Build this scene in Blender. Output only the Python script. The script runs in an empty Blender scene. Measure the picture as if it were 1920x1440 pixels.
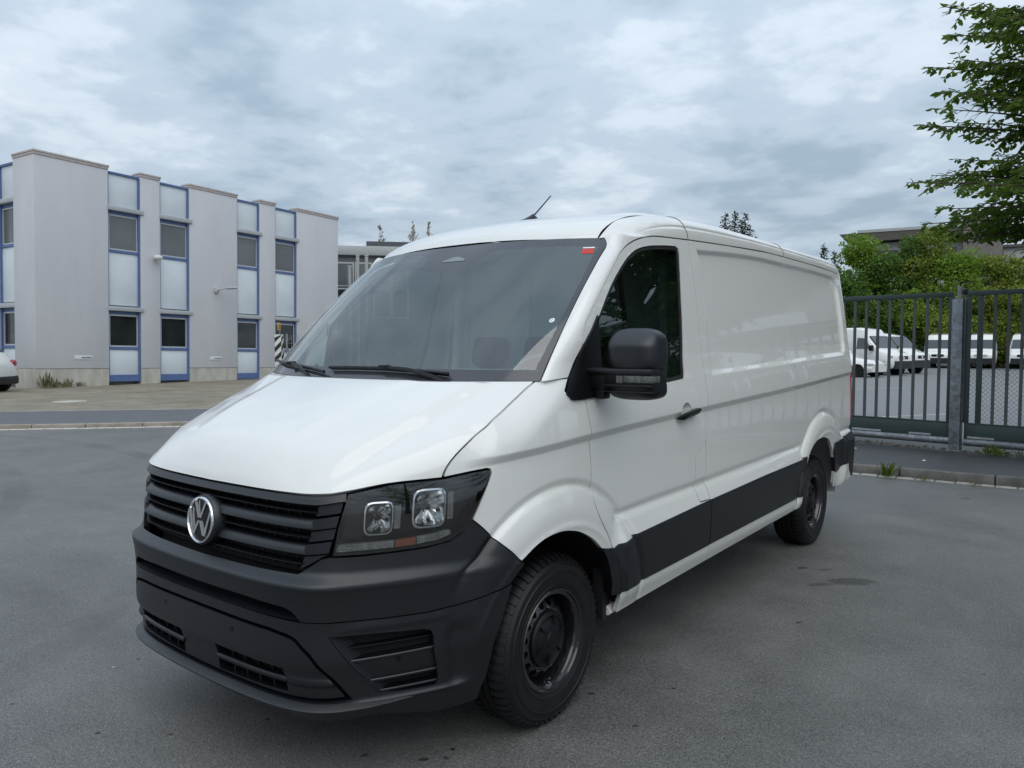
import bpy, bmesh, math, random
import numpy as np
from mathutils import Vector, Matrix
from mathutils.geometry import delaunay_2d_cdt
random.seed(7); RNG = np.random.default_rng(11)
scene = bpy.context.scene
COL = scene.collection
R = math.radians

# ------------------------------------------------------------------ camera
cam_d = bpy.data.cameras.new('camera'); cam = bpy.data.objects.new('camera', cam_d); COL.objects.link(cam)
CAM = Vector((2.7387, -2.5650, 1.5742)); YAW, PITCH = 2.2335, -0.05002
fw = Vector((math.cos(YAW)*math.cos(PITCH), math.sin(YAW)*math.cos(PITCH), math.sin(PITCH)))
cam.location = CAM; cam.rotation_euler = fw.to_track_quat('-Z', 'Y').to_euler()
cam_d.sensor_width = 36; cam_d.lens = 36*1422.3/1920; cam_d.clip_start = .05; cam_d.clip_end = 2000
scene.camera = cam

# ------------------------------------------------------------------ sky and light
SUN_EL, SUN_AZ = R(54), R(-46)           # azimuth measured from +x; overcast, behind thin cloud
world = bpy.data.worlds.new('World'); scene.world = world; world.use_nodes = True
nt = world.node_tree; nt.nodes.clear()
def N(t, **k):
    n = nt.nodes.new(t)
    for a, b in k.items(): setattr(n, a, b)
    return n
def L(a, b): nt.links.new(a, b)
out = N('ShaderNodeOutputWorld'); bg = N('ShaderNodeBackground'); L(bg.outputs[0], out.inputs[0])
bg.inputs['Strength'].default_value = 0.1
sky = N('ShaderNodeTexSky', sky_type='NISHITA'); sky.sun_disc = False
sky.sun_elevation = SUN_EL; sky.sun_rotation = R(90)-SUN_AZ; sky.air_density = 1.6; sky.dust_density = 3.0; sky.ozone_density = 2.0
tc = N('ShaderNodeTexCoord'); sep = N('ShaderNodeSeparateXYZ'); L(tc.outputs['Generated'], sep.inputs[0])
def M(op, a, b=None, c=None):
    n = N('ShaderNodeMath', operation=op)
    for i, v in enumerate((a, b, c)):
        if v is None: continue
        if isinstance(v, (int, float)): n.inputs[i].default_value = v
        else: L(v, n.inputs[i])
    return n.outputs[0]
zc = M('MAXIMUM', sep.outputs[2], 0.0); zd = M('ADD', zc, 0.16)
comb = N('ShaderNodeCombineXYZ'); L(M('DIVIDE', sep.outputs[0], zd), comb.inputs[0]); L(M('DIVIDE', sep.outputs[1], zd), comb.inputs[1])
comb.inputs[2].default_value = 3.7
def noise(scale, detail, rough, dist=0.0, off=0.0):
    mp = N('ShaderNodeMapping'); L(comb.outputs[0], mp.inputs[0]); mp.inputs['Location'].default_value = (off, off*.7, 0)
    n = N('ShaderNodeTexNoise'); n.inputs['Scale'].default_value = scale; n.inputs['Detail'].default_value = detail
    n.inputs['Roughness'].default_value = rough; n.inputs['Distortion'].default_value = dist
    L(mp.outputs[0], n.inputs['Vector']); return n.outputs['Fac']
big = noise(.8, 4, .5, .3, 2.0); mid = noise(2.1, 6, .52, .15, 5.0); fine = noise(5.2, 5, .55, .1, 9.0)
mix = M('ADD', M('ADD', M('MULTIPLY', big, .26), M('MULTIPLY', mid, .48)), M('MULTIPLY', fine, .26))
ramp = N('ShaderNodeValToRGB'); L(mix, ramp.inputs[0])
cr = ramp.color_ramp; cr.interpolation = 'EASE'
cr.elements[0].position = .37; cr.elements[0].color = (4.0, 5.2, 6.5, 1)
cr.elements[1].position = .66; cr.elements[1].color = (9.6, 10.4, 11.3, 1)
e = cr.elements.new(.50); e.color = (5.8, 7.0, 8.3, 1)
e = cr.elements.new(.575); e.color = (7.6, 8.6, 9.7, 1)
# overcast sky is brighter overhead than at the horizon
gain = M('ADD', .80, M('MULTIPLY', zc, .72))
vm = N('ShaderNodeVectorMath', operation='SCALE'); L(ramp.outputs[0], vm.inputs[0]); L(gain, vm.inputs['Scale'])
mx = N('ShaderNodeMix', data_type='RGBA'); mx.inputs[0].default_value = .90
L(sky.outputs[0], mx.inputs['A']); L(vm.outputs[0], mx.inputs['B']); L(mx.outputs['Result'], bg.inputs['Color'])
sun_d = bpy.data.lights.new('sun', 'SUN'); sun_d.energy = 1.35; sun_d.angle = R(70); sun_d.color = (1, .94, .86)
sun = bpy.data.objects.new('sun', sun_d); COL.objects.link(sun)
sdir = Vector((math.cos(SUN_AZ)*math.cos(SUN_EL), math.sin(SUN_AZ)*math.cos(SUN_EL), math.sin(SUN_EL)))
sun.rotation_euler = sdir.to_track_quat('Z', 'Y').to_euler(); sun.location = (0, 0, 30)
vs = scene.view_settings; vs.view_transform = 'Standard'; vs.look = 'None'; vs.exposure = 0.0; vs.gamma = 1.0; vs.use_curve_mapping = False
scene.render.engine = 'CYCLES'
scene.cycles.max_bounces = 10; scene.cycles.transparent_max_bounces = 24; scene.cycles.glossy_bounces = 5
scene.cycles.caustics_reflective = False; scene.cycles.caustics_refractive = False
try: scene.cycles.use_denoising = True
except Exception: pass

# ------------------------------------------------------------------ materials
MATS = {}
class NT:
    """tiny node helper for object materials"""
    def __init__(s, name):
        s.m = bpy.data.materials.new(name); s.m.use_nodes = True; s.t = s.m.node_tree
        s.b = s.t.nodes['Principled BSDF']; s.o = s.t.nodes['Material Output']; s._co = None
    def n(s, t, **k):
        n = s.t.nodes.new(t)
        for a, b in k.items(): setattr(n, a, b)
        return n
    def l(s, a, b): s.t.links.new(a, b)
    def co(s, kind='Object'):
        if s._co is None: s._co = s.n('ShaderNodeTexCoord')
        return s._co.outputs[kind]
    def noise(s, scale, detail=4, rough=.55, dist=0, kind='Object', stretch=None):
        n = s.n('ShaderNodeTexNoise'); n.inputs['Scale'].default_value = scale; n.inputs['Detail'].default_value = detail
        n.inputs['Roughness'].default_value = rough; n.inputs['Distortion'].default_value = dist
        v = s.co(kind)
        if stretch:
            mp = s.n('ShaderNodeMapping'); mp.inputs['Scale'].default_value = stretch; s.l(v, mp.inputs[0]); v = mp.outputs[0]
        s.l(v, n.inputs['Vector']); return n.outputs['Fac']
    def ramp(s, fac, stops):
        r = s.n('ShaderNodeValToRGB'); c = r.color_ramp
        c.elements[0].position, c.elements[0].color = stops[0][0], (*stops[0][1], 1)
        c.elements[1].position, c.elements[1].color = stops[-1][0], (*stops[-1][1], 1)
        for p, col in stops[1:-1]:
            e = c.elements.new(p); e.color = (*col, 1)
        s.l(fac, r.inputs[0]); return r.outputs[0]
    def mix(s, fac, a, b, mode='MIX'):
        m = s.n('ShaderNodeMix', data_type='RGBA', blend_type=mode)
        for k, v in ((0, fac), ('A', a), ('B', b)):
            if isinstance(v, (int, float)): m.inputs[k].default_value = v
            elif isinstance(v, tuple): m.inputs[k].default_value = (*v, 1)
            else: s.l(v, m.inputs[k])
        return m.outputs['Result']
    def bump(s, h, dist, strength=1.0):
        b = s.n('ShaderNodeBump'); b.inputs['Distance'].default_value = dist; b.inputs['Strength'].default_value = strength
        s.l(h, b.inputs['Height']); s.l(b.outputs[0], s.b.inputs['Normal'])
def setp(b, **k):
    for a, v in k.items():
        a = a.replace('_', ' ')
        if a in b.inputs: b.inputs[a].default_value = (*v, 1) if isinstance(v, tuple) else v
def mat(name, col, rough=.5, metal=0., var=0., vscale=6., coat=0., bump=0., bscale=200., spec=None, stretch=None):
    t = NT(name); setp(t.b, Base_Color=col, Roughness=rough, Metallic=metal)
    if coat: setp(t.b, Coat_Weight=coat, Coat_Roughness=.012, Coat_IOR=1.58)
    if spec is not None: setp(t.b, Specular_IOR_Level=spec)
    if var:
        f = t.noise(vscale, 5, .6, stretch=stretch)
        lo = tuple(c*(1-var) for c in col); hi = tuple(min(1, c*(1+var)) for c in col)
        t.l(t.ramp(f, [(.3, lo), (.7, hi)]), t.b.inputs['Base Color'])
    if bump: t.bump(t.noise(bscale, 2, .5), bump)
    MATS[name] = t.m; return t.m
def glass(name, tint, ior=1.5, rough=0.0):
    t = NT(name); t.t.nodes.remove(t.b)
    tr = t.n('ShaderNodeBsdfTransparent'); tr.inputs[0].default_value = (*tint, 1)
    gl = t.n('ShaderNodeBsdfGlossy'); gl.inputs['Roughness'].default_value = rough; gl.inputs[0].default_value = (1, 1, 1, 1)
    ge = t.n('ShaderNodeNewGeometry'); dt = t.n('ShaderNodeVectorMath', operation='DOT_PRODUCT'); t.l(ge.outputs['Incoming'], dt.inputs[0]); t.l(ge.outputs['Normal'], dt.inputs[1])
    def mt(op, a, b=None):
        n = t.n('ShaderNodeMath', operation=op)
        for i, v in enumerate((a, b)):
            if v is None: continue
            if isinstance(v, (int, float)): n.inputs[i].default_value = v
            else: t.l(v, n.inputs[i])
        return n.outputs[0]
    f0 = ((ior-1)/(ior+1))**2*1.9       # both faces of the pane
    fr_ = mt('ADD', mt('MULTIPLY', mt('POWER', mt('SUBTRACT', 1.0, mt('ABSOLUTE', dt.outputs['Value'])), 5.0), 1-f0), f0)
    mx = t.n('ShaderNodeMixShader'); t.l(fr_, mx.inputs[0]); t.l(tr.outputs[0], mx.inputs[1]); t.l(gl.outputs[0], mx.inputs[2])
    t.l(mx.outputs[0], t.o.inputs['Surface']); MATS[name] = t.m; return t.m
PAINT = mat('white_paint', (.745, .745, .720), .30, coat=1.0, spec=.22)
PLAST = mat('dark_plastic', (.0036, .0048, .0078), .37, var=.12, vscale=3, bump=.0005, bscale=700, spec=.68)
PLAST2 = mat('black_plastic', (.0040, .0046, .0065), .40, bump=.0004, bscale=900, spec=.35)
BLACKGL = mat('black_gloss', (.006, .006, .008), .12)
FRIT = mat('frit_glass', (.055, .056, .064), .10, spec=.6)
RUBBER = mat('rubber', (.012, .012, .013), .62)
TYRE = mat('tyre_rubber', (.0085, .0085, .0092), .50, var=.35, vscale=14, bump=.0008, bscale=160, spec=.35)
STEELBLK = mat('black_steel', (.009, .009, .012), .24, coat=.6)
CHROME = mat('chrome', (.86, .87, .88), .07, metal=1.)
REFLECTOR = mat('lamp_reflector', (.60, .61, .61), .12, metal=1.)
DARKCAV = mat('dark_cavity', (.004, .004, .005), .9)
HLBLACK = mat('lamp_bezel', (.003, .003, .004), .18, spec=.2)
AMBER = mat('amber_lens', (.14, .045, .02), .2)
CLEARRIB = mat('clear_ribbed_lens', (.10, .105, .10), .18, var=.45, vscale=40, bump=.006, bscale=140, stretch=(1,1,.02))
REDLENS = mat('red_lens', (.35, .012, .03), .12, coat=1)
CABIN = mat('cabin_plastic', (.15, .175, .172), .6, var=.15)
CABINLT = mat('cabin_light_panel', (.74, .78, .75), .6)
SEAT = mat('seat_fabric', (.035, .038, .042), .85, var=.3, vscale=30)
WINDSCREEN = glass('windscreen_glass', (.64, .79, .755), 1.78)
SIDEGLASS = glass('side_glass', (.15, .21, .185), 1.62)
LENS = glass('lamp_lens', (.95, .96, .97), 1.52)
MIRRORG = mat('mirror_glass', (.8, .82, .84), .02, metal=1)
STKRED = mat('red_sticker', (.55, .03, .025), .5)
STKWHITE = mat('white_sticker', (.72, .80, .80), .5)
STKTEAL = mat('teal_print', (.03, .22, .26), .5)

# ------------------------------------------------------------------ object helpers
def link(name, me, m=None, parent=None, label=None, cat=None, group=None, kind=None, loc=None, smooth=None):
    if smooth is not None:
        for p in me.polygons: p.use_smooth = True
        try: me.set_sharp_from_angle(angle=R(smooth))
        except Exception: pass
    o = bpy.data.objects.new(name, me); COL.objects.link(o)
    if m is not None and me is not None and not me.materials: me.materials.append(m)
    if parent is not None: o.parent = parent
    if loc is not None: o.location = loc
    if label: o['label'] = label
    if cat: o['category'] = cat
    if group: o['group'] = group
    if kind: o['kind'] = kind
    return o
def thing(name, label, cat, loc=(0, 0, 0), group=None, rotz=0.):
    o = bpy.data.objects.new(name, None); COL.objects.link(o); o.empty_display_size = .2
    o.location = loc; o.rotation_euler = (0, 0, rotz); o['label'] = label; o['category'] = cat
    if group: o['group'] = group
    return o
def kids(o): return [c for c in bpy.data.objects if c.parent == o]
CHILD = {}
def copy_tree(o, parent=None, children=None):
    c = o.copy(); COL.objects.link(c)
    if parent is not None: c.parent = parent
    for ch in (children or {}).get(o.name, []): copy_tree(ch, c, children)
    return c
def child_map():
    d = {}
    for o in bpy.data.objects:
        if o.parent is not None: d.setdefault(o.parent.name, []).append(o)
    return d
class MB:
    def __init__(s): s.v = []; s.f = []
    def add(s, vs, fs):
        k = len(s.v); s.v += [tuple(map(float, v)) for v in vs]; s.f += [tuple(i+k for i in f) for f in fs]; return s
    def box(s, lo, hi, fr=None, bev=0.):
        (x0, y0, z0), (x1, y1, z1) = lo, hi
        if bev > 0:
            bm = bmesh.new(); bmesh.ops.create_cube(bm, size=1.)
            for v in bm.verts: v.co = Vector(((x0+x1)/2+v.co.x*(x1-x0), (y0+y1)/2+v.co.y*(y1-y0), (z0+z1)/2+v.co.z*(z1-z0)))
            bmesh.ops.bevel(bm, geom=bm.edges[:], offset=bev, segments=2, affect='EDGES', profile=.5)
            bm.verts.index_update(); vs = [v.co.copy() for v in bm.verts]; fs = [[v.index for v in f.verts] for f in bm.faces]; bm.free()
        else:
            vs = [(x0,y0,z0),(x1,y0,z0),(x1,y1,z0),(x0,y1,z0),(x0,y0,z1),(x1,y0,z1),(x1,y1,z1),(x0,y1,z1)]
            fs = [(3,2,1,0),(4,5,6,7),(0,1,5,4),(1,2,6,5),(2,3,7,6),(3,0,4,7)]
        if fr is not None: vs = [fr(v) for v in vs]
        return s.add(vs, fs)
    def prism(s, poly, fa, fb):
        """poly 2-D outline (ccw seen from fb side); fa / fb map (a,b) to 3-D for bottom and top"""
        n = len(poly); vs = [fa(*q) for q in poly]+[fb(*q) for q in poly]
        fs = [tuple(range(n-1, -1, -1)), tuple(range(n, 2*n))]+[(i, (i+1) % n, n+(i+1) % n, n+i) for i in range(n)]
        return s.add(vs, fs)
    def tube(s, path, r, n=8, cap=True):
        path = [Vector(q) for q in path]; rr = r if isinstance(r, (list, tuple)) else [r]*len(path)
        t0 = (path[1]-path[0]).normalized(); up = Vector((0, 0, 1)) if abs(t0.z) < .9 else Vector((1, 0, 0))
        nrm = t0.cross(up).normalized(); vs = []; 
        for i, q in enumerate(path):
            t = ((path[min(i+1, len(path)-1)]-path[max(i-1, 0)])).normalized()
            nrm = (nrm-t*nrm.dot(t)).normalized(); bn = t.cross(nrm)
            for k in range(n):
                a = 2*math.pi*k/n; vs.append(q+(nrm*math.cos(a)+bn*math.sin(a))*rr[i])
        fs = [(i*n+k, i*n+(k+1) % n, (i+1)*n+(k+1) % n, (i+1)*n+k) for i in range(len(path)-1) for k in range(n)]
        if cap: fs += [tuple(range(n-1, -1, -1)), tuple(range((len(path)-1)*n, len(path)*n))]
        return s.add(vs, fs)
    def lathe(s, prof, n=48, fr=None, closed=False):
        """prof list of (r, h): axis along +x through origin by default (h = x)"""
        vs = []
        for r_, h in prof:
            for k in range(n):
                a = 2*math.pi*k/n; vs.append((h, r_*math.cos(a), r_*math.sin(a)))
        m = len(prof); fs = []
        for i in range(m if closed else m-1):
            j = (i+1) % m
            for k in range(n): fs.append((i*n+k, i*n+(k+1) % n, j*n+(k+1) % n, j*n+k))
        if fr is not None: vs = [fr(v) for v in vs]
        return s.add(vs, fs)
    def mesh(s, name):
        me = bpy.data.meshes.new(name); me.from_pydata(s.v, [], s.f); me.update()
        return me
    def obj(s, name, m=None, parent=None, smooth=30, fixn=True, **k):
        me = s.mesh(name)
        if fixn:
            bm = bmesh.new(); bm.from_mesh(me); bmesh.ops.recalc_face_normals(bm, faces=bm.faces[:]); bm.to_mesh(me); bm.free()
        return link(name, me, m, parent, smooth=smooth, **k)
def frame(o, x, y, z):
    o, x, y, z = Vector(o), Vector(x), Vector(y), Vector(z)
    return lambda v: o+x*v[0]+y*v[1]+z*v[2]
def cyl_between(mb, a, b, r, n=8): return mb.tube([a, b], r, n)
# ---- trimmed surface panels ------------------------------------------------
def resample(poly, h, closed=True):
    P_ = np.asarray(poly, float); n = len(P_); outp = []
    for i in range(n if closed else n-1):
        a, b = P_[i], P_[(i+1) % n]; d = np.hypot(*(b-a)); k = max(1, int(math.ceil(d/h)))
        for j in range(k): outp.append(a+(b-a)*j/k)
    if not closed: outp.append(P_[-1])
    return np.array(outp)
def smooth_poly(pts, n=6, closed=False):
    """catmull-rom through points"""
    P_ = np.asarray(pts, float)
    Q = np.vstack([P_[-1:], P_, P_[:2]]) if closed else np.vstack([2*P_[:1]-P_[1:2], P_, 2*P_[-1:]-P_[-2:-1]])
    outp = []
    m = len(P_) if closed else len(P_)-1
    for i in range(1, m+1):
        p0, p1, p2, p3 = Q[i-1], Q[i], Q[i+1], Q[i+2]
        for t in np.linspace(0, 1, n, endpoint=False):
            outp.append(.5*((2*p1)+(-p0+p2)*t+(2*p0-5*p1+4*p2-p3)*t*t+(-p0+3*p1-3*p2+p3)*t**3))
    if not closed: outp.append(P_[-1])
    return [tuple(q) for q in outp]
def area2(P_): x, y = P_[:, 0], P_[:, 1]; return .5*np.sum(x*np.roll(y, -1)-np.roll(x, -1)*y)
def inset(P_, d):
    a = np.roll(P_, 1, 0); b = np.roll(P_, -1, 0); sg = np.sign(area2(P_))
    e1 = P_-a; e2 = b-P_
    e1 /= np.linalg.norm(e1, axis=1, keepdims=True)+1e-12; e2 /= np.linalg.norm(e2, axis=1, keepdims=True)+1e-12
    n1 = np.stack([-e1[:, 1], e1[:, 0]], 1)*sg; n2 = np.stack([-e2[:, 1], e2[:, 0]], 1)*sg
    m = n1+n2; l = np.linalg.norm(m, axis=1, keepdims=True); m = np.where(l > .3, m/np.maximum(l, .3), n1)
    c = np.clip((m*n1).sum(1, keepdims=True), .45, 1)
    return P_+m*d/c
def inside(P_, q):
    x, y = q[:, 0], q[:, 1]; r = np.zeros(len(q), bool); n = len(P_)
    for i in range(n):
        x1, y1 = P_[i]; x2, y2 = P_[(i+1) % n]
        c = ((y1 > y) != (y2 > y)); r ^= c & (x < (x2-x1)*(y-y1)/((y2-y1) if y2 != y1 else 1e-12)+x1)
    return r
def panel_data(outline, Pf, h, gap=.002, flange=.012, holes=(), ef=1e-3, flip=False, hole_flange=None, lines=()):
    O = inset(resample(outline, h*.75), gap) if gap else resample(outline, h*.75)
    if area2(O) < 0: O = O[::-1]
    loops = [O]
    for H in holes:
        h_ = resample(H, h*.75)
        if gap: h_ = inset(h_, -gap)
        if area2(h_) > 0: h_ = h_[::-1]
        loops.append(h_)
    lo, hi = O.min(0), O.max(0)
    xs = np.arange(lo[0]+h*.37, hi[0], h); ys = np.arange(lo[1]+h*.41, hi[1], h)
    G = np.stack(np.meshgrid(xs, ys), -1).reshape(-1, 2)
    G = G+((np.arange(len(G)) % 7)[:, None]*1e-7)
    ok = inside(O, G)
    for H in loops[1:]: ok &= ~inside(H, G)
    G = G[ok]
    B_ = np.vstack(loops)
    keep = np.ones(len(G), bool)
    for i in range(0, len(G), 4000):
        d = ((G[i:i+4000, None, :]-B_[None])**2).sum(-1).min(1); keep[i:i+4000] = d > (.5*h)**2
    G = G[keep]
    LP, LE = [], []
    for ln in lines:
        q = resample(ln, h*.75, closed=False); ok = inside(O, q)
        for H in loops[1:]: ok &= ~inside(H, q)
        d = ((q[:, None, :]-B_[None])**2).sum(-1).min(1); ok &= d > (.45*h)**2
        if LP: ok &= ((q[:, None, :]-np.array(LP)[None])**2).sum(-1).min(1) > (.35*h)**2
        prev = None
        for i in range(len(q)):
            if ok[i]:
                LP.append(q[i]); cur = len(LP)-1
                if prev is not None: LE.append((prev, cur))
                prev = cur
            else: prev = None
    if LP:
        LP = np.array(LP); keep = np.ones(len(G), bool)
        for i in range(0, len(G), 4000): keep[i:i+4000] = ((G[i:i+4000, None, :]-LP[None])**2).sum(-1).min(1) > (.5*h)**2
        G = G[keep]
    V = np.vstack([B_]+([LP] if len(LP) else [])+[G]); edges = [(a+len(B_), b+len(B_)) for a, b in LE]; k = 0
    for lp in loops:
        n = len(lp); edges += [(k+i, k+(i+1) % n) for i in range(n)]; k += n
    vs, es, fs, vo, eo, fo = delaunay_2d_cdt([Vector((float(a), float(b))) for a, b in V], edges, [], 1, 1e-7)
    v2 = np.array([(v.x, v.y) for v in vs]); F = np.array([f for f in fs if len(f) == 3], int)
    c = v2[F].mean(1); ok = inside(O, c)
    for H in loops[1:]: ok &= ~inside(H, c)
    F = F[ok]
    X = Pf(v2[:, 0], v2[:, 1])
    du = Pf(v2[:, 0]+ef, v2[:, 1])-Pf(v2[:, 0]-ef, v2[:, 1]); dv = Pf(v2[:, 0], v2[:, 1]+ef)-Pf(v2[:, 0], v2[:, 1]-ef)
    Nn = np.cross(du, dv); Nn /= np.linalg.norm(Nn, axis=1, keepdims=True)+1e-12
    a = v2[F]; ar = (a[:, 1, 0]-a[:, 0, 0])*(a[:, 2, 1]-a[:, 0, 1])-(a[:, 2, 0]-a[:, 0, 0])*(a[:, 1, 1]-a[:, 0, 1])
    F = np.where((ar < 0)[:, None], F[:, ::-1], F)
    if flip: F = F[:, ::-1]; Nn = -Nn
    verts = [X]; norms = [Nn]; faces = [tuple(f) for f in F]; off = len(X)
    # flanges
    if flange:
        idx = {}
        for li, lp in enumerate(loops):
            fl = flange if li == 0 else (hole_flange if hole_flange is not None else flange)
            # match loop points to cdt verts
            pts = []
            for q in lp:
                d = ((v2-q)**2).sum(1); j = int(d.argmin()); 
                if not pts or pts[-1] != j: pts.append(j)
            n = len(pts); P0 = X[pts]; Nb = Nn[pts]
            T = np.roll(P0, -1, 0)-np.roll(P0, 1, 0)
            E = np.cross(T, Nb); E /= np.linalg.norm(E, axis=1, keepdims=True)+1e-12
            if flip: E = -E
            P1 = P0-Nb*fl
            verts += [P0, P1]; norms += [E, E]
            for i in range(n):
                j = (i+1) % n
                q = (off+i, off+n+i, off+n+j, off+j)
                faces.append(q if not flip else q[::-1])
            off += 2*n
    return np.vstack(verts), np.vstack(norms), faces
def mesh_n(name, V, Nn, F):
    me = bpy.data.meshes.new(name); me.from_pydata(V.tolist(), [], F); me.update()
    for p in me.polygons: p.use_smooth = True
    me.normals_split_custom_set_from_vertices([tuple(n) for n in Nn])
    return me
def panel(name, outline, Pf, h, m, parent, mirror=True, **k):
    lab = k.pop('label', None)
    V, Nn, F = panel_data(outline, Pf, h, **k)
    o = link(name, mesh_n(name, V, Nn, F), m, parent, label=lab)
    if mirror:
        V2 = V*np.array([-1, 1, 1]); N2 = Nn*np.array([-1, 1, 1]); F2 = [f[::-1] for f in F]
        o2 = link(name, mesh_n(name, V2, N2, F2), m, parent); return o, o2
    return o
def grid_surf(name, Pf, us, vs, m, parent, mirror=False, flip=False, e=1e-3, flange=None):
    U, V_ = np.meshgrid(us, vs); nu, nv = len(us), len(vs)
    X = Pf(U.ravel(), V_.ravel())
    du = Pf(U.ravel()+e, V_.ravel())-Pf(U.ravel()-e, V_.ravel()); dv = Pf(U.ravel(), V_.ravel()+e)-Pf(U.ravel(), V_.ravel()-e)
    Nn = np.cross(du, dv); Nn /= np.linalg.norm(Nn, axis=1, keepdims=True)+1e-12
    F = [(j*nu+i, j*nu+i+1, (j+1)*nu+i+1, (j+1)*nu+i) for j in range(nv-1) for i in range(nu-1)]
    if flip: F = [f[::-1] for f in F]; Nn = -Nn
    if flange:
        ring = list(range(nu))+[j*nu+nu-1 for j in range(1, nv)]+[(nv-1)*nu+i for i in range(nu-2, -1, -1)]+[j*nu for j in range(nv-2, 0, -1)]
        n = len(ring); P0 = X[ring]; Nb = Nn[ring]; T = np.roll(P0, -1, 0)-np.roll(P0, 1, 0)
        E = np.cross(T, Nb); E /= np.linalg.norm(E, axis=1, keepdims=True)+1e-12
        if flip: E = -E
        off = len(X); X = np.vstack([X, P0, P0-Nb*flange]); Nn = np.vstack([Nn, E, E])
        for i in range(n):
            j = (i+1) % n; q = (off+i, off+n+i, off+n+j, off+j); F.append(q if not flip else q[::-1])
    o = link(name, mesh_n(name, X, Nn, F), m, parent)
    if mirror:
        link(name, mesh_n(name, X*np.array([-1, 1, 1]), Nn*np.array([-1, 1, 1]), [f[::-1] for f in F]), m, parent)
    return o
# ---------- small maths helpers (shared with scene) ----------
def spl(X, Y):
    """natural-ish cubic (pchip-like monotone) interpolator"""
    X=np.asarray(X,float); Y=np.asarray(Y,float)
    h=np.diff(X); d=np.diff(Y)/h
    m=np.zeros(len(X)); m[0]=d[0]; m[-1]=d[-1]
    for i in range(1,len(X)-1):
        if d[i-1]*d[i]>0:
            w1=2*h[i]+h[i-1]; w2=h[i]+2*h[i-1]
            m[i]=(w1+w2)/(w1/d[i-1]+w2/d[i])
    def f(x):
        x=np.asarray(x,float)
        i=np.clip(np.searchsorted(X,x,side='right')-1,0,len(X)-2)
        t=(x-X[i])/h[i]
        tc=np.clip(t,0,1)
        a=2*tc**3-3*tc**2+1; b=tc**3-2*tc**2+tc; c=-2*tc**3+3*tc**2; e=tc**3-tc**2
        r=a*Y[i]+b*h[i]*m[i]+c*Y[i+1]+e*h[i]*m[i+1]
        return r+np.where(t<0,m[0]*h[0]*t,0)+np.where(t>1,m[-1]*h[-1]*(t-1),0)
    return f
def sm(a,b,x):
    t=np.clip((np.asarray(x,float)-a)/(b-a),0,1); return t*t*(3-2*t)
# ---------- body wrap surface B(u,z) ----------
PX=np.array([0,.2,.4,.555,.655,.725,.80,.87,.925,.965,.99,1.0])
PY=np.array([-1.05,-1.046,-1.034,-1.008,-.962,-.875,-.755,-.62,-.48,-.32,-.15,.05])
def _template():
    # dense catmull-rom through points, arclength
    P=np.stack([PX,PY],1); Q=np.vstack([[-PX[1],PY[1]],P,[1.0,.25]])
    out=[]
    for i in range(1,len(Q)-2):
        p0,p1,p2,p3=Q[i-1],Q[i],Q[i+1],Q[i+2]
        for t in np.linspace(0,1,24,endpoint=False):
            out.append(.5*((2*p1)+(-p0+p2)*t+(2*p0-5*p1+4*p2-p3)*t*t+(-p0+3*p1-3*p2+p3)*t**3))
    out.append(P[-1]); out=np.array(out)
    # light smoothing
    for _ in range(60):
        o=out.copy(); o[1:-1]=.25*out[:-2]+.5*out[1:-1]+.25*out[2:]; o[0]=[0,.5*out[0,1]+.5*out[1,1]]; o[-1]=out[-1]; out=o
    s=np.r_[0,np.cumsum(np.hypot(*np.diff(out,axis=0).T))]
    return s-s[-1]+.05,out
TU,TP=_template()
U0=TU[0]
def plan(u):
    u=np.asarray(u,float); a=np.abs(u-U0)+U0   # symmetric about centre
    sgn=np.where(u<U0,-1.,1.)
    x=np.where(a<.05,np.interp(a,TU,TP[:,0]),1.0); y=np.where(a<.05,np.interp(a,TU,TP[:,1]),a)
    # rear corner rounding
    r=.16; y1=4.62-r
    th=np.clip((a-y1)/r,0,np.pi/2)
    x=np.where(a>y1,1.0-.10*(1-np.cos(th)),x); y=np.where(a>y1,y1+(4.62-y1)*np.sin(th),y)
    return sgn*x,y
XSf=spl([.10,.25,.34,.46,.67,.86,1.03,1.144,1.377,1.53,1.70,1.90,2.12,2.20,2.32],
        [.93,.965,.978,.986,.994,.999,.997,.992,.979,.962,.943,.914,.879,.866,.845])
_DY=spl([.15,.25,.31,.40,.48,.60,.68,.735,.790,.90,1.03,1.10,1.25],[.16,.07,.03,.02,.004,.008,.004,-.002,.044,.058,.072,.080,.14])
def DYf(z):
    z=np.asarray(z,float)
    return _DY(z)-.011*np.clip(1-np.abs(z-.753)/.026,0,1)
Wf=spl([-3,U0+.6,U0+.9,U0+1.2,-.35,-.1,6],[1,1,.95,.75,.25,0,0])
HZ=spl([-.75,-.564,-.518,-.457,-.377,-.288,-.194,-.06,.05,.4],[1.06,1.097,1.162,1.205,1.2515,1.302,1.356,1.4295,1.485,1.65])
PQ=spl([-.60,-.56,-.45,-.377,-.288,-.194,-.06,.06,.22,.4],[0,.0,.014,.030,.055,.070,.068,.045,.0,.0])
ZC=spl([-.5,-.19,.21,1.06,3.03,4.4],[1.123,1.142,1.165,1.197,1.261,1.317])      # lower edge of waist crease
ZB=spl([.3,.43,1.4,3.0,4.6],[.785,.790,.805,.833,.85])                            # sill shoulder break
ZT=spl([.3,.45,1.45,3.19,4.6],[.674,.677,.715,.747,.77])                           # trim strip top
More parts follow.
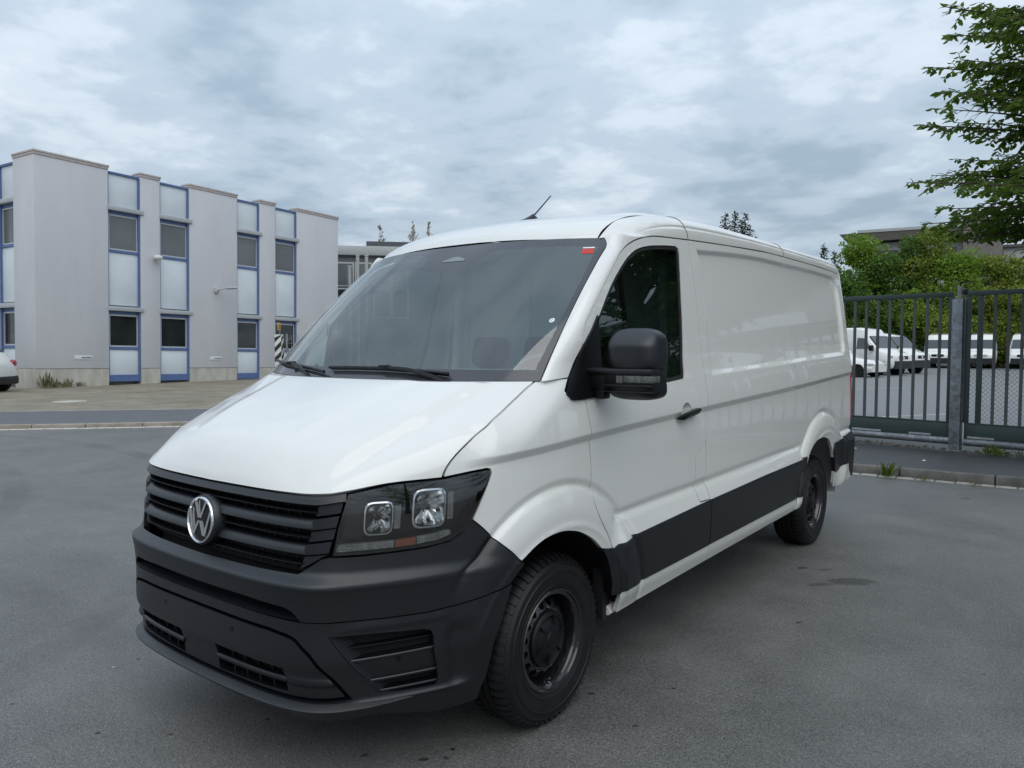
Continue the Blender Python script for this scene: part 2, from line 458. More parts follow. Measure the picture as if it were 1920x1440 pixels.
def feat(u,z):
    u=np.asarray(u,float); z=np.asarray(z,float)
    d=np.zeros(np.broadcast(u,z).shape)
    side=sm(-.62,-.40,u)
    zc=ZC(u)+.032
    t=z-zc
    cr=np.where(t>0,.013*(1-sm(0,.30,t)),.013*(1-sm(-.034,0.004,-t-.0+0*t) ) )
    cr=np.where(t>0,.020*(1-sm(0,.30,t)),.020*np.clip((t+.032)/.032,0,1))
    d=d+cr*side*(1-sm(4.45,4.6,u))
    # wheel arch flares
    for uc,zc_,ri,ro,h in ((.0,.35,.455,.645,.025),(3.68,.36,.505,.69,.028)):
        r=np.hypot(u-uc,z-zc_)
        tt=(ro-r)/(ro-ri)
        fl=h*np.clip(1-(1-np.clip(tt/.62,0,1))**2,0,1)-.013*np.exp(-((tt+.02)/.085)**2)
        fl=fl+.004*np.exp(-((tt-.86)/.07)**2)
        m=sm(.28,.55,z)*(sm(-.60,-.40,u) if uc<1 else 1.)
        d=d+fl*m
    # sill flare below the break line
    zb=ZB(u);zt=ZT(u)
    inb=sm(.36,.46,u)*(1-sm(3.06,3.14,u))+sm(4.1,4.2,u)
    fl=.036*np.clip((zb-z)/(zb-zt),0,1)-.012*np.exp(-((z-zb-.008)/.018)**2)
    d=d+fl*inb*(1-.55*sm(0,.10,.44-z))
    return d
RT=spl([1.4,1.56,2.73,3.06,3.68,4.2,4.41],[2.11,2.126,2.175,2.175,2.177,2.169,2.15])
RB=spl([1.4,1.55,2.99,3.41,4.0,4.3],[1.403,1.409,1.454,1.472,1.489,1.50])
def recess(u,z):
    u=np.asarray(u,float); z=np.asarray(z,float)
    # signed distance-ish inside value
    a=np.minimum(np.minimum(RT(u)-z,z-RB(u)),np.minimum(u-1.53,4.375-u))
    # rounded rear corners
    r=.12
    cu=4.375-r
    for zz,sg in ((RT(u)-r,1),(RB(u)+r,-1)):
        ins=(u>cu)&((z-zz)*sg>0)
        a=np.where(ins,r-np.hypot(u-cu,z-zz),a)
    return -.020*np.clip(a/.026,0,1)
def body(u,z,rec=True):
    u=np.asarray(u,float); z=np.asarray(z,float)
    a=np.abs(u-U0)+U0; sg=np.where(u<U0,-1.,1.)
    x,y=plan(a)
    e=2e-3
    x1,y1=plan(a-e); x2,y2=plan(a+e)
    tx,ty=x2-x1,y2-y1; l=np.hypot(tx,ty)+1e-12
    nx,ny=ty/l,-tx/l
    W=Wf(a)
    zz=z-.02*np.clip(y,0,9)
    X=x*XSf(zz); Y=y+DYf(z)*W
    zh=HZ(Y)
    X=X-PQ(Y)*np.clip((z-(zh-.14))/.14,0,1.5)**2
    d=feat(a,z)
    if rec: d=d+recess(a,z)
    X=X+nx*d; Y=Y+ny*d
    return sg*X,Y
# =================================================================== THE VAN
van = thing('parked_van', 'large white panel van with charcoal bumper and black side strips parked on the asphalt', 'van', (0, 0, 0))
def Bf(off=0., rec=True):
    """body wrap surface pushed out by off along the plan normal"""
    def P(u, z):
        u = np.asarray(u, float); z = np.asarray(z, float)
        X, Y = body(u, z, rec)
        if np.any(np.asarray(off(u, z) if callable(off) else off)):
            a = np.abs(u-U0)+U0; x1, y1 = plan(a-2e-3); x2, y2 = plan(a+2e-3); tx, ty = x2-x1, y2-y1; l = np.hypot(tx, ty)+1e-12
            d = off(u, z) if callable(off) else off
            X = X+np.where(u < U0, -1., 1.)*ty/l*d; Y = Y-tx/l*d
        return np.stack([X, Y, np.broadcast_to(z, X.shape)], -1)
    return P
B0 = Bf(); UM = 2*U0
def mir(pts): return [(UM-u, z) for u, z in pts]
def symm(half):
    """half outline from centre (bottom) round to centre (top) on the left side -> closed symmetric outline"""
    return list(half)+[(UM-u, z) for u, z in reversed(half) if abs(u-U0) > 1e-6]
def sweep_u(mb, us, sec, taper=None):
    """sweep a closed (off, z) section along u on the body surface; sec may be callable(u)"""
    n = None; rows = []
    for u in us:
        s_ = sec(u) if callable(sec) else sec; n = len(s_)
        row = []
        for o_, z_ in s_:
            row.append(Bf(o_)(np.array([u]), np.array([z_]))[0])
        rows.append(row)
    vs = [q for r_ in rows for q in r_]; m = len(rows)
    fs = [(i*n+k, i*n+(k+1) % n, (i+1)*n+(k+1) % n, (i+1)*n+k) for i in range(m-1) for k in range(n)]
    fs += [tuple(range(n)), tuple(range((m-1)*n, m*n))]
    return mb.add(vs, fs)
H = .0125
_uu = np.linspace(-.62, 4.6, 420)
def arcl(uc, zc_, r_): return [(uc+r_*math.cos(a), zc_+r_*math.sin(a)) for a in np.linspace(R(-10), R(190), 90)]
def _ln(fn, offs, lo, hi, skip=lambda u: False): return [[(u, float(fn(u))+o) for u in np.linspace(lo, hi, int((hi-lo)*90)) if not skip(u)] for o in offs]
BODYLINES = _ln(ZC, (.032, .027, .005, 0, .0375, -.0055), -.62, 4.6) \
    + _ln(ZB, (0, -.0055, .006), .42, 3.12) + _ln(ZB, (0, -.0055, .006), 4.15, 4.6) + _ln(ZT, (0, .0055), .42, 3.12) \
    + _ln(RT, (0, .0055, -.0055, -.0205, -.026, -.0315), 1.56, 4.26) + _ln(RB, (0, -.0055, .0055, .0205, .026, .0315), 1.56, 4.26) \
    + [[(x, z) for z in np.linspace(1.44, 2.10, 70)] for x in (1.53, 1.5355, 1.5505, 1.556)] + [[(x, z) for z in np.linspace(1.66, 2.03, 50)] for x in (4.375, 4.3695, 4.3545, 4.349)] \
    + [arcl(0, .35, r_) for r_ in (.645, .638, .652, .527, .534)] + [arcl(3.68, .36, r_) for r_ in (.69, .683, .697, .575, .582)]
# ---- curves measured on the body (u = position along the side, z = height)
HOODL = [(-.651,1.097),(-.641,1.126),(-.618,1.161),(-.570,1.205),(-.494,1.253),(-.340,1.304),(-.213,1.356),(-.103,1.410),(-.062,1.430)]
HOODLs = smooth_poly(HOODL, 4)
SHUTF = [(.186,1.346),(.197,1.249),(.213,1.180),(.219,1.12),(.225,1.033),(.225,.944),(.222,.90),(.245,.845),(.285,.79),(.330,.735),(.375,.66)]
ARCHF = [(.345,.590),(.322,.632),(.281,.683),(.202,.741),(.093,.793),(-.024,.818),(-.124,.814),(-.202,.789),(-.271,.748)]
ARCHFs = smooth_poly(ARCHF, 4)
fender_out = HOODLs+[(.0,1.436),(.092,1.439),(.047,1.388),(.074,1.352)]+smooth_poly(SHUTF, 3)+[(.283,.681)]+smooth_poly(ARCHF[2:], 4) \
    +[(-.33,.794),(-.377,.829),(-.468,.896),(-.519,.931),(-.479,1.006),(-.436,1.076),(-.424,1.100),(-.432,1.112),(-.456,1.116),(-.54,1.109)]
panel('front_fender', fender_out, B0, H, PAINT, van, gap=.003, flange=.02, lines=BODYLINES)
WIN = [(.215,1.585),(.222,1.618),(.246,1.661),(.311,1.731)]
DSEAM = [(1.428,2.169),(1.252,2.159),(1.038,2.145),(.910,2.126),(.785,2.093),(.659,2.035),(.558,1.952),(.414,1.824),(.311,1.731),(.246,1.661),(.222,1.618),(.216,1.581)]
WINDOW = [(.330,1.40),(.345,1.60),(.363,1.696),(.507,1.849),(.639,1.958),(.738,2.022),(.831,2.059),(.956,2.085),(1.121,2.104),(1.255,2.114),(1.285,2.104),(1.292,2.067),(1.239,1.795),(1.205,1.568),(1.176,1.43),(1.165,1.405),(.969,1.392),(.60,1.377)]
WIN_ = WINDOW[:2]+smooth_poly(WINDOW[2:9], 4)+WINDOW[9:]
FLAP = [(1.424,1.045),(1.36,1.012),(1.292,.978),(1.288,.84),(1.289,.745),(1.30,.725),(1.424,.722)]
door_out = list(reversed(smooth_poly(DSEAM, 4)))
door_out = smooth_poly(SHUTF, 3)+[(.388,.63),(.414,.524),(.427,.44),(.445,.343),(.9,.352),(1.428,.364)]+[(1.428,.9),(1.428,1.6)]+smooth_poly(DSEAM, 4)+[(.203,1.46)]
CUP = [(1.155+.052*math.cos(a), 1.232+.040*math.sin(a)) for a in np.linspace(0, 2*math.pi, 20, endpoint=False)]
fd = panel('front_door', door_out, B0, .012, PAINT, van, gap=.003, flange=.022, holes=[WIN_, FLAP, CUP], hole_flange=.016, lines=BODYLINES)
doorL, doorR = fd
for sgn, dr in ((1, doorL), (-1, doorR)):
    def one(name, outl, P, m, h=.02, **k):
        V, Nn, F = panel_data(outl, P, h, **k)
        if sgn < 0: V = V*np.array([-1, 1, 1]); Nn = Nn*np.array([-1, 1, 1]); F = [f[::-1] for f in F]
        return link(name, mesh_n(name, V, Nn, F), m, dr)
    one('fuel_flap', FLAP, B0, PAINT, gap=.002)
    ringo = [tuple(q) for q in inset(resample(WIN_, .03), -.001)]; ringi = [tuple(q) for q in inset(resample(WIN_, .03), .017)]
    one('window_seal', ringo, Bf(-.006), RUBBER, holes=[ringi], gap=0)
    one('window_glass', [tuple(q) for q in inset(resample(WIN_, .03), .012)], Bf(-.012), SIDEGLASS, h=.05, gap=0, flange=.004)
    # window guide bar seen inside the glass
    mb = MB(); P = Bf(-.03)(np.array([.66, .64]), np.array([1.96, 1.40])); q = [Vector(P[0])*1, Vector(P[1])]
    if sgn < 0: q = [Vector((-a.x, a.y, a.z)) for a in q]
    mb.tube(q, .012, 6).obj('window_guide', RUBBER, dr)
    # handle: cup and grip
    cup = [tuple(q) for q in CUP]
    def PC(u, z):
        r = np.hypot((u-1.155)/.052, (z-1.232)/.040); return Bf(lambda a, b: -.030*np.clip(1-r*r, 0, 1)-.002)(u, z)
    one('handle_cup', CUP, PC, PAINT, h=.008, gap=0, flange=0)
    mb = MB(); sec = []
    us = np.linspace(1.055, 1.295, 15)
    def hs(u):
        t = (u-1.055)/.24; e_ = min(1, 4*min(t, 1-t)+.35); zc_ = 1.199+.128*(u-1.055)
        return [(.004, zc_-.017*e_), (.030*e_, zc_-.018*e_), (.040*e_, zc_-.010*e_), (.042*e_, zc_+.008*e_), (.034*e_, zc_+.017*e_), (.012, zc_+.018*e_)]
    sweep_u(mb, us, hs)
    if sgn < 0: mb.v = [(-a, b, c) for a, b, c in mb.v]
    mb.obj('door_handle', PLAST2, dr, smooth=50)
# side load panels -------------------------------------------------------------
RS = [(1.428,2.169),(2.0,2.196),(2.723,2.222),(3.05,2.223)]
SEAM2 = [(3.05,2.223),(3.003,1.966),(2.965,1.711),(2.935,1.50),(2.95,1.44),(2.996,1.416),(3.03,1.21),(2.993,.834),(3.0,.60),(3.0,.385)]
panel('side_panel', [(1.428,.364),(2.2,.376),(3.0,.385)]+list(reversed(SEAM2[:-1]))+list(reversed(RS[:-1])), B0, H, PAINT, van, gap=.0025, flange=.02, lines=BODYLINES)
ARCHR = [(3.165,.52),(3.175,.60),(3.238,.745),(3.33,.815),(3.428,.850),(3.52,.862),(3.615,.857),(3.70,.842),(3.774,.812),(3.87,.720),(3.925,.62),(3.945,.545)]
UE = 4.645
quarter = SEAM2[::-1][:1]+[(3.11,.392),(3.135,.46)]+smooth_poly(ARCHR, 4)+[(3.975,.44),(4.02,.40),(4.3,.40),(UE,.42),(UE,.9),(UE,1.6),(UE,2.195)]+[(4.459,2.20),(4.219,2.212),(3.653,2.221),(3.05,2.223)]+SEAM2[1:-1]
panel('rear_quarter', quarter, B0, H, PAINT, van, gap=.0025, flange=.02, lines=BODYLINES)
# black trim ------------------------------------------------------------------
TR = Bf(.007)
def trim(nm, o, h=.02): panel(nm, o, TR, h, PLAST, van, gap=.0015, flange=.012)
panel('door_trim', [(.3765,.664),(.3920,.62),(.4160,.522),(.4282,.452),(1.0,.457),(1.426,.462),(1.426,.722),(.9,.703),(.47,.688),(.40,.681)], TR, .02, PLAST, van, gap=.0004, flange=.012)
panel('side_trim', [(1.432,.462),(2.2,.470),(3.10,.478),(3.135,.50),(3.155,.60),(3.19,.70),(3.205,.756),(3.10,.752),(2.3,.742),(1.432,.722)], TR, .02, PLAST, van, gap=.0015, flange=.012)
panel('arch_trim', [(.286,.676),(.3762,.668),(.3915,.62),(.4156,.522),(.4278,.445),(.378,.445),(.372,.51),(.345,.588),(.322,.630)], TR, .014, PLAST, van, gap=.0004, flange=.05)
panel('rear_bumper', [(3.93,.60),(3.945,.545),(4.0,.53),(4.15,.58),(4.36,.60),(4.40,.50),(4.48,.44),(UE,.44),(UE,.85),(4.46,.835),(4.1,.80),(3.90,.785),(3.88,.73)], Bf(.010), .02, PLAST, van, gap=.0015, flange=.03)
panel('tail_light', [(4.555,.93),(4.64,.93),(4.64,1.42),(4.545,1.42),(4.54,1.2)], Bf(.012), .02, REDLENS, van, gap=.001, flange=.02)
# mirror sail on the door corner
SAIL = [(.092,1.441),(.051,1.388),(.047,1.376),(.076,1.350),(.10,1.347),(.322,1.352),(.336,1.40),(.350,1.66),(.352,1.713),(.30,1.655),(.218,1.582)]
panel('mirror_sail', SAIL, Bf(lambda u, z: .010+.0*u), .014, PLAST2, van, gap=0, flange=.02)

# ---- upper surfaces ----------------------------------------------------------
def WS(off=0.):
    def P(a, v):
        a = np.asarray(a, float); v = np.asarray(v, float); q = np.abs(a)**3
        xb, yb, zb = .922*a, -.235+.185*q, 1.432+0*a
        xt, yt, zt = .832*a, .50+.16*q, 2.113-.012*a*a
        b = .022*4*v*(1-v)+off
        return np.stack([xb+(xt-xb)*v, yb+(yt-yb)*v-.7*b, zb+(zt-zb)*v+.7*b], -1)
    return P
W0 = WS()
GL = [(-.93,.06),(-.5,.058),(0,.057),(.5,.058),(.93,.06),(.963,.09),(.975,.40),(.974,.70),(.962,.875),(.945,.912),(.6,.922),(.36,.922),(.30,.85),(.225,.785),(.15,.757),(.05,.752),(-.05,.757),(-.115,.785),(-.18,.85),(-.24,.925),(-.6,.935),(-.945,.912),(-.962,.875),(-.974,.70),(-.975,.40),(-.963,.09)]
FR = [(-.998,.0),(-.5,-.01),(0,-.012),(.5,-.01),(.998,.0),(1.0,.3),(1.0,.6),(1.0,.93),(.985,.975),(.955,.995),(.6,.992),(0,.99),(-.6,.992),(-.955,.995),(-.985,.975),(-1,.93),(-1,.6),(-1,.3)]
GL = smooth_poly(GL, 4, True)
wsg = panel('windscreen', GL, W0, .04, WINDSCREEN, van, mirror=False, gap=0, flange=0)
panel('windscreen_border', FR, W0, .04, FRIT, van, mirror=False, holes=[GL], gap=0, flange=.006, hole_flange=0.0)
panel('sensor_window', [(-.03,.838),(.16,.838),(.155,.852),(.085,.880),(.045,.880),(-.02,.852)], WS(.002), .05, mat('sensor_glass', (.20,.22,.23), .1), van, mirror=False, gap=0, flange=.001)
# stickers on the glass
panel('red_sticker', [(.905,.852),(.962,.855),(.952,.897),(.893,.894)], WS(.0015), .05, STKRED, van, mirror=False, gap=0, flange=.001)
panel('sticker_stripe', [(.893,.899),(.952,.902),(.950,.912),(.890,.909)], WS(.0015), .05, STKWHITE, van, mirror=False, gap=0, flange=.001)
c0 = (.938, .357)
panel('round_sticker', [(c0[0]+.0115*math.cos(a), c0[1]+.0145*math.sin(a)) for a in np.linspace(0, 6.2832, 24, endpoint=False)], WS(.0015), .05, STKWHITE, van, mirror=False, gap=0, flange=.001)
mb = MB()
for a0, a1 in ((.6, 2.5), (3.4, 5.6)):
    aa = np.linspace(a0, a1, 10); k = len(aa)
    vs = [WS(.0035)(np.array([c0[0]+.0050*math.cos(a)*r_]), np.array([c0[1]+.0064*math.sin(a)*r_]))[0] for r_ in (1., .68) for a in aa]
    mb.add(vs, [(i, i+1, k+i+1, k+i) for i in range(k-1)])
mb.obj('sticker_print', STKTEAL, van, fixn=False)
# hood -------------------------------------------------------------------------
Lh = np.array([Bf(0)(np.array([u]), np.array([z]))[0] for u, z in HOODLs]); sL = np.r_[0, np.cumsum(np.linalg.norm(np.diff(Lh, axis=0), axis=1))]; sL /= sL[-1]
Ch = np.array([(0,-.972,1.052),(0,-.962,1.078),(0,-.935,1.118),(0,-.885,1.165),(0,-.79,1.222),(0,-.66,1.280),(0,-.50,1.338),(0,-.36,1.386),(0,-.252,1.424)])
Ch = np.array(smooth_poly(Ch.tolist(), 6)) if False else Ch
from functools import reduce
sC = np.r_[0, np.cumsum(np.linalg.norm(np.diff(Ch, axis=0), axis=1))]; sC /= sC[-1]
Lf = [spl(sL, Lh[:, k]) for k in range(3)]; Cf = [None]+[spl(sC, Ch[:, k]) for k in (1, 2)]
FRu = np.array([U0, -1.41, -1.19, -1.07, -.999, -.837, -.651]); FRz = np.array([1.052, 1.053, 1.054, 1.060, 1.070, 1.091, 1.097])
_F = B0(FRu, FRz); _s = _F[:, 0]/_F[-1, 0]
Ffx, Ffy, Ffz = spl(_s, _F[:, 0]), spl(_s, _F[:, 1]), spl(_s, _F[:, 2])
def HOOD(s, t):
    s = np.asarray(s, float); t = np.asarray(t, float); a = np.abs(s); w = a**2.3
    x = s*Lf[0](t)
    y = (1-w)*Cf[1](t)+w*Lf[1](t); z = (1-w)*Cf[2](t)+w*Lf[2](t)
    z0 = (1-w)*Cf[2](0*t)+w*Lf[2](0*t); y0 = (1-w)*Cf[1](0*t)+w*Lf[1](0*t)
    k = np.clip(1-t/.55, 0, 1)**2
    y = y+(Ffy(a)-y0)*k; z = z+(Ffz(a)-z0)*k; x = x+(np.sign(s)*Ffx(a)-s*Lf[0](0*t))*k
    # rear edge follows the windscreen base
    kr = np.clip((t-.5)/.5, 0, 1)**2
    y1 = (1-w)*Cf[1](0*t+1)+w*Lf[1](0*t+1); y = y+((-.252+.190*a**3)-y1)*kr
    # raised centre with two soft ridges
    rb = .70+.13*t
    z = z+.030*(1-sm(rb-.045, rb+.045, a))*sm(.0, .22, t)*(1-sm(.88, 1.0, t))
    rb2 = .36+.16*t
    z = z+.010*(1-sm(rb2-.06, rb2+.05, a))*sm(.1, .4, t)*(1-sm(.8, 1.0, t))
    return np.stack([x, y, z], -1)
grid_surf('hood', HOOD, np.linspace(-.9955, .9955, 121), np.r_[np.linspace(0.004, .3, 40), np.linspace(.31, .997, 60)], PAINT, van, flange=.015)
# roof -------------------------------------------------------------------------
ZR = spl([.50,.53,.57,.64,.74,.88,1.05,1.3,1.7,2.5,4.2,4.45,4.58,4.64],[2.115,2.150,2.180,2.215,2.250,2.285,2.313,2.343,2.366,2.378,2.378,2.366,2.335,2.29])
def roofz(x, y):
    yt = .16*(np.abs(x)/.832)**3
    yy = y-yt*(1-sm(.7, 1.6, y))
    ax = np.abs(x)/.745
    zc_ = ZR(yy)-.030*ax**2.2-.012*sm(.9, 1.0, ax)*sm(.8, 1.3, yy)
    rib = (.5+.5*np.cos(np.clip(ax, 0, .93)*2*math.pi*3.5))
    return zc_+.007*(rib**2)*sm(.85, 1.15, yy)*(1-sm(4.3, 4.5, yy))*(1-sm(.86, .95, ax))
def XDf(y): return np.interp(y, [.5,.62,.8,1.2,2,4.2,4.6], [.775,.768,.757,.748,.745,.745,.735])
def ROOF(s, t):
    s = np.asarray(s, float); t = np.asarray(t, float)
    xd = XDf(.6+0*t); 
    y0 = .503+.16*(np.abs(s)*.772/.832)**3
    y = y0+(4.64-y0)*t**1.7
    x = s*XDf(y)
    return np.stack([x, y, roofz(x, y)], -1)
grid_surf('roof', ROOF, np.linspace(-1, 1, 141), np.linspace(0, 1, 150), PAINT, van)
# side rail: A pillar + cant rail, one stamping
O_uz = [(.092,1.443),(.155,1.515),(.216,1.585),(.222,1.620),(.246,1.664),(.311,1.734),(.414,1.827),(.558,1.955),(.659,2.039),(.785,2.097),(.910,2.130),(1.038,2.149),(1.252,2.163),(1.428,2.173),(2.0,2.200),(2.723,2.226),(3.05,2.227),(3.653,2.225),(4.219,2.216),(4.459,2.204),(UE,2.199)]
def wsp(a, v): return WS(0)(np.array([a]), np.array([v]))[0]
def ditch(y): x = float(XDf(y))+.004; return np.array([x, y, float(roofz(np.array([x]), np.array([y]))[0])])
I_pt = [wsp(1.004,0.0),wsp(1.004,.10),wsp(1.004,.21),wsp(1.004,.27),wsp(1.004,.33),wsp(1.004,.44),wsp(1.004,.585),wsp(1.004,.80),wsp(1.002,.93),wsp(.958,1.001),ditch(.625),ditch(.82),ditch(1.15),ditch(1.40),ditch(2.0),ditch(2.72),ditch(3.05),ditch(3.65),ditch(4.2),ditch(4.44),ditch(4.62)]
O_pt = [Bf(0)(np.array([u]), np.array([z]))[0] for u, z in O_uz]
C_pt = []
for k, (o_, i_) in enumerate(zip(O_pt, I_pt)):
    z_ = o_[2]
    if k <= 8:   # pillar: continue the screen plane sideways, then round into the side
        c = np.array([o_[0]-.006, i_[1]+.34*(o_[0]-i_[0]), i_[2]*.86+o_[2]*.14])
    elif k == 9: c = np.array([o_[0]-.010, i_[1]+.03, i_[2]+.045])
    elif k == 10: c = np.array([o_[0]-.012, (i_[1]+o_[1])/2, i_[2]+.05])
    else: c = np.array([o_[0]-.010, (i_[1]+o_[1])/2, i_[2]-.008])
    C_pt.append(c)
tt = np.arange(len(O_pt), dtype=float)
def sp3(P_): 
    P_ = np.array(P_); return [spl(tt, P_[:, k]) for k in range(3)]
So, Si, Sc = sp3(O_pt), sp3(I_pt), sp3(C_pt)
def RAIL(w, t):
    w = np.asarray(w, float); t = np.asarray(t, float)
    a = [(1-w)**2*So[k](t)+2*w*(1-w)*Sc[k](t)+w*w*Si[k](t) for k in range(3)]
    g = np.stack(a, -1)
    # pressed line along the cant rail
    d = -.006*np.exp(-((w-.30)/.035)**2)*sm(10, 12.5, t)
    g[..., 0] += d
    return g
ts = np.concatenate([np.linspace(k, k+1, 9, endpoint=False) for k in range(len(O_pt)-1)]+[[len(O_pt)-1]])
grid_surf('roof_rail', RAIL, np.linspace(0, 1, 41), ts, PAINT, van, mirror=True, flip=True, flange=.014)
# ---- rail seams: thin body joints
def seam(pts, r, nm, par, m=DARKCAV):
    mb = MB(); mb.tube(pts, r, 5); return mb.obj(nm, m, par)
for sg in (1, -1):
    q = [RAIL(np.array([w]), np.array([13.0]))[0]*np.array([sg,1,1])+np.array([sg*.0004,0,.0004]) for w in np.linspace(0, 1, 14)]
    seam(q, .0022, 'roof_joint', van)
    q = [RAIL(np.array([w]), np.array([16.0]))[0]*np.array([sg,1,1])+np.array([sg*.0004,0,.0004]) for w in np.linspace(0, 1, 14)]
    seam(q, .0018, 'roof_joint', van)
# ---- rear face ---------------------------------------------------------------
mb = MB(); zs = np.linspace(.42, 2.2, 12)
e_ = [Bf(0)(np.array([UE-.004]), np.array([z]))[0] for z in zs]
mb.add([(q[0], q[1]-.004, q[2]) for q in e_]+[(-q[0], q[1]-.004, q[2]) for q in e_], [(i, i+1, 12+i+1, 12+i) for i in range(11)])
rp = [ROOF(np.array([s]), np.array([1.]))[0] for s in np.linspace(-1, 1, 15)]; ra = [RAIL(np.array([w]), np.array([20.]))[0] for w in np.linspace(0, 1, 8)]
top = [(-q[0], q[1], q[2]) for q in ra]+[tuple(q) for q in rp[1:-1]]+[tuple(q) for q in reversed(ra)]
mb.add(top, [tuple(range(len(top)))])
mb.obj('rear_door', PAINT, van)
# ---- nose: bumper, grille, lamps ----------------------------------------------
def cav(P0_, d): return P0_
Zs = .624
bu = [(U0,.677),(-1.41,.677),(-1.186,.668),(-1.150,.655),(-1.118,.624),(-.967,.625),(-.820,.622),(-.664,.621),(-.539,.630),(-.419,.652),(-.325,.670),(-.250,.735),
      (-.275,.748),(-.33,.792),(-.377,.827),(-.468,.894),(-.521,.929),(-.556,.892),(-.611,.863),(-.705,.850),(-.822,.845),(-.935,.842),(-1.045,.843),(-1.075,.838),(-1.158,.781),(-1.366,.778),(U0,.776)]
panel('bumper_upper', symm(bu), B0, .013, PLAST, van, mirror=False, gap=.001, flange=.03, lines=[[(u, zz) for u in np.linspace(UM+.40, -.40, 260)] for zz in (.727, .732, .748, .753, .758, .779)]+[arcl(0, .35, r_) for r_ in (.645, .638, .652)])
bl = [(U0,.245),(-1.15,.245),(-.884,.262),(-.783,.240),(-.667,.217),(-.572,.222),(-.480,.229),(-.415,.32),(-.392,.451),(-.350,.568),(-.315,.666),(-.419,.649),(-.539,.627),(-.664,.618),(-.820,.619),(-.967,.622),(-1.118,.622),(-1.41,.628),(U0,.629)]
INS = [(U0,.335),(-1.19,.335),(-.945,.338),(-1.011,.432),(-1.076,.512),(-1.134,.560),(-1.152,.569),(-1.18,.575),(-1.261,.584),(-1.574,.590),(U0,.591)]
FOGL = [(-1.030,.586),(-.857,.582),(-.673,.569),(-.640,.566),(-.622,.545),(-.610,.42),(-.610,.335),(-.64,.318),(-.80,.330),(-.868,.345)]
FOGL = [(-1.018,.574),(-.857,.570),(-.68,.560),(-.652,.552),(-.640,.53),(-.632,.42),(-.630,.352),(-.64,.340),(-.78,.343),(-.855,.352)]
def off_low(u, z):
    a = np.abs(u-U0)+U0
    # raised frame round the fog recess
    P_ = np.stack([a, z], -1)
    d = 0.
    ln = sm(-.95, -.85, a)
    d = .003*np.exp(-((z-.598)/.012)**2)*sm(-1.02, -.9, a)*(1-sm(-.62, -.56, a))
    d = d+.012*np.exp(-((z-.318)/.012)**2)*sm(-1.0, -.9, a)*(1-sm(-.56, -.48, a))
    d = d-.012*sm(-.60, -.56, a)*(1-sm(-.56, -.44, a))*sm(.3, .36, z)*(1-sm(.52, .58, z))
    return d
panel('bumper_lower', symm(bl), Bf(off_low), .013, PLAST, van, mirror=False, holes=[symm(INS), FOGL, mir(FOGL)], gap=.0005, flange=.012, hole_flange=.05)
# top ledge of the lower bumper, sloping in behind the slot
mb = MB(); us = np.linspace(U0, -1.12, 26); us = list(UM-us[::-1])+list(us[1:])
rows = [[Bf(o_)(np.array([u]), np.array([z_]))[0] for o_, z_ in ((0., .629), (-.02, .634), (-.085, .665), (-.09, .70), (-.06, .72))] for u in us]
n = 5; mb.add([q for r_ in rows for q in r_], [(i*n+k, (i+1)*n+k, (i+1)*n+k+1, i*n+k+1) for i in range(len(us)-1) for k in range(n-1)])
mb.obj('bumper_ledge', PLAST, van, smooth=40, fixn=False)
# central lower insert with plate panel and two intakes
INK = [(-1.57,.452),(-1.20,.452),(-1.165,.450),(-1.165,.362),(-1.57,.352)]   # left intake opening (towards the driver side)
INK = [(-1.585,.455),(-1.40,.452),(-1.20,.446),(-1.19,.36),(-1.585,.352)]
ins2 = [tuple(q) for q in inset(resample(symm(INS), .05), .013)]
def off_ins(u, z):
    a = np.abs(u-U0)+U0
    return .004*sm(.44, .46, z)+.010*np.exp(-((z-.405)/.010)**2)*sm(-1.22, -1.15, a)-.004
panel('bumper_insert', ins2, Bf(off_ins), .013, PLAST, van, mirror=False, holes=[INK, mir(INK)], gap=0, flange=.02, hole_flange=.035)
for f in (1, -1):
    q = [(U0+f*(u-U0), z) for u, z in INK]
    mb = MB(); us = np.linspace(-1.59, -1.185, 14); us = us if f > 0 else UM-us[::-1]
    sweep_u(mb, us, [(-.034,.398),(-.004,.392),(.002,.399),(.002,.409),(-.006,.414),(-.034,.410)]); mb.obj('intake_slat', PLAST, van)
    for zz in ((.414,.452), (.355,.398)):
        mb = MB()
        for uu in np.linspace(-1.50, -1.27, 4):
            u_ = uu if f > 0 else UM-uu
            sweep_u(mb, [u_-.004, u_+.004], [(-.034,zz[0]),(-.016,zz[0]),(-.016,zz[1]),(-.034,zz[1])])
        mb.obj('intake_rib', PLAST2, van, kind='stuff')
def back(nm, u0, u1, z0, z1, off, m=DARKCAV, k=30):
    mb = MB(); us = np.linspace(u0, u1, k)
    r_ = [[Bf(off)(np.array([u]), np.array([z]))[0] for z in (z0, z1)] for u in us]
    mb.add([q for a in r_ for q in a], [(2*i, 2*i+2, 2*i+3, 2*i+1) for i in range(k-1)]); return mb.obj(nm, m, van, fixn=False)
back('intake_backing', UM+.85, -.85, .28, .60, -.052)
back('slot_backing', UM+1.05, -1.05, .60, .80, -.088)
# parking sensors
for u, z in ((-1.47,.535), (UM+1.47,.535), (-.765,.455), (UM+.765,.455)):
    off = .001 if abs(z-.535) < .01 else -.020
    pts = [(u+.011*math.cos(a), z+.011*math.sin(a)) for a in np.linspace(0, 6.283, 16, endpoint=False)]
    panel('parking_sensor', pts, Bf(off), .02, PLAST2, van, mirror=False, gap=0, flange=.006)
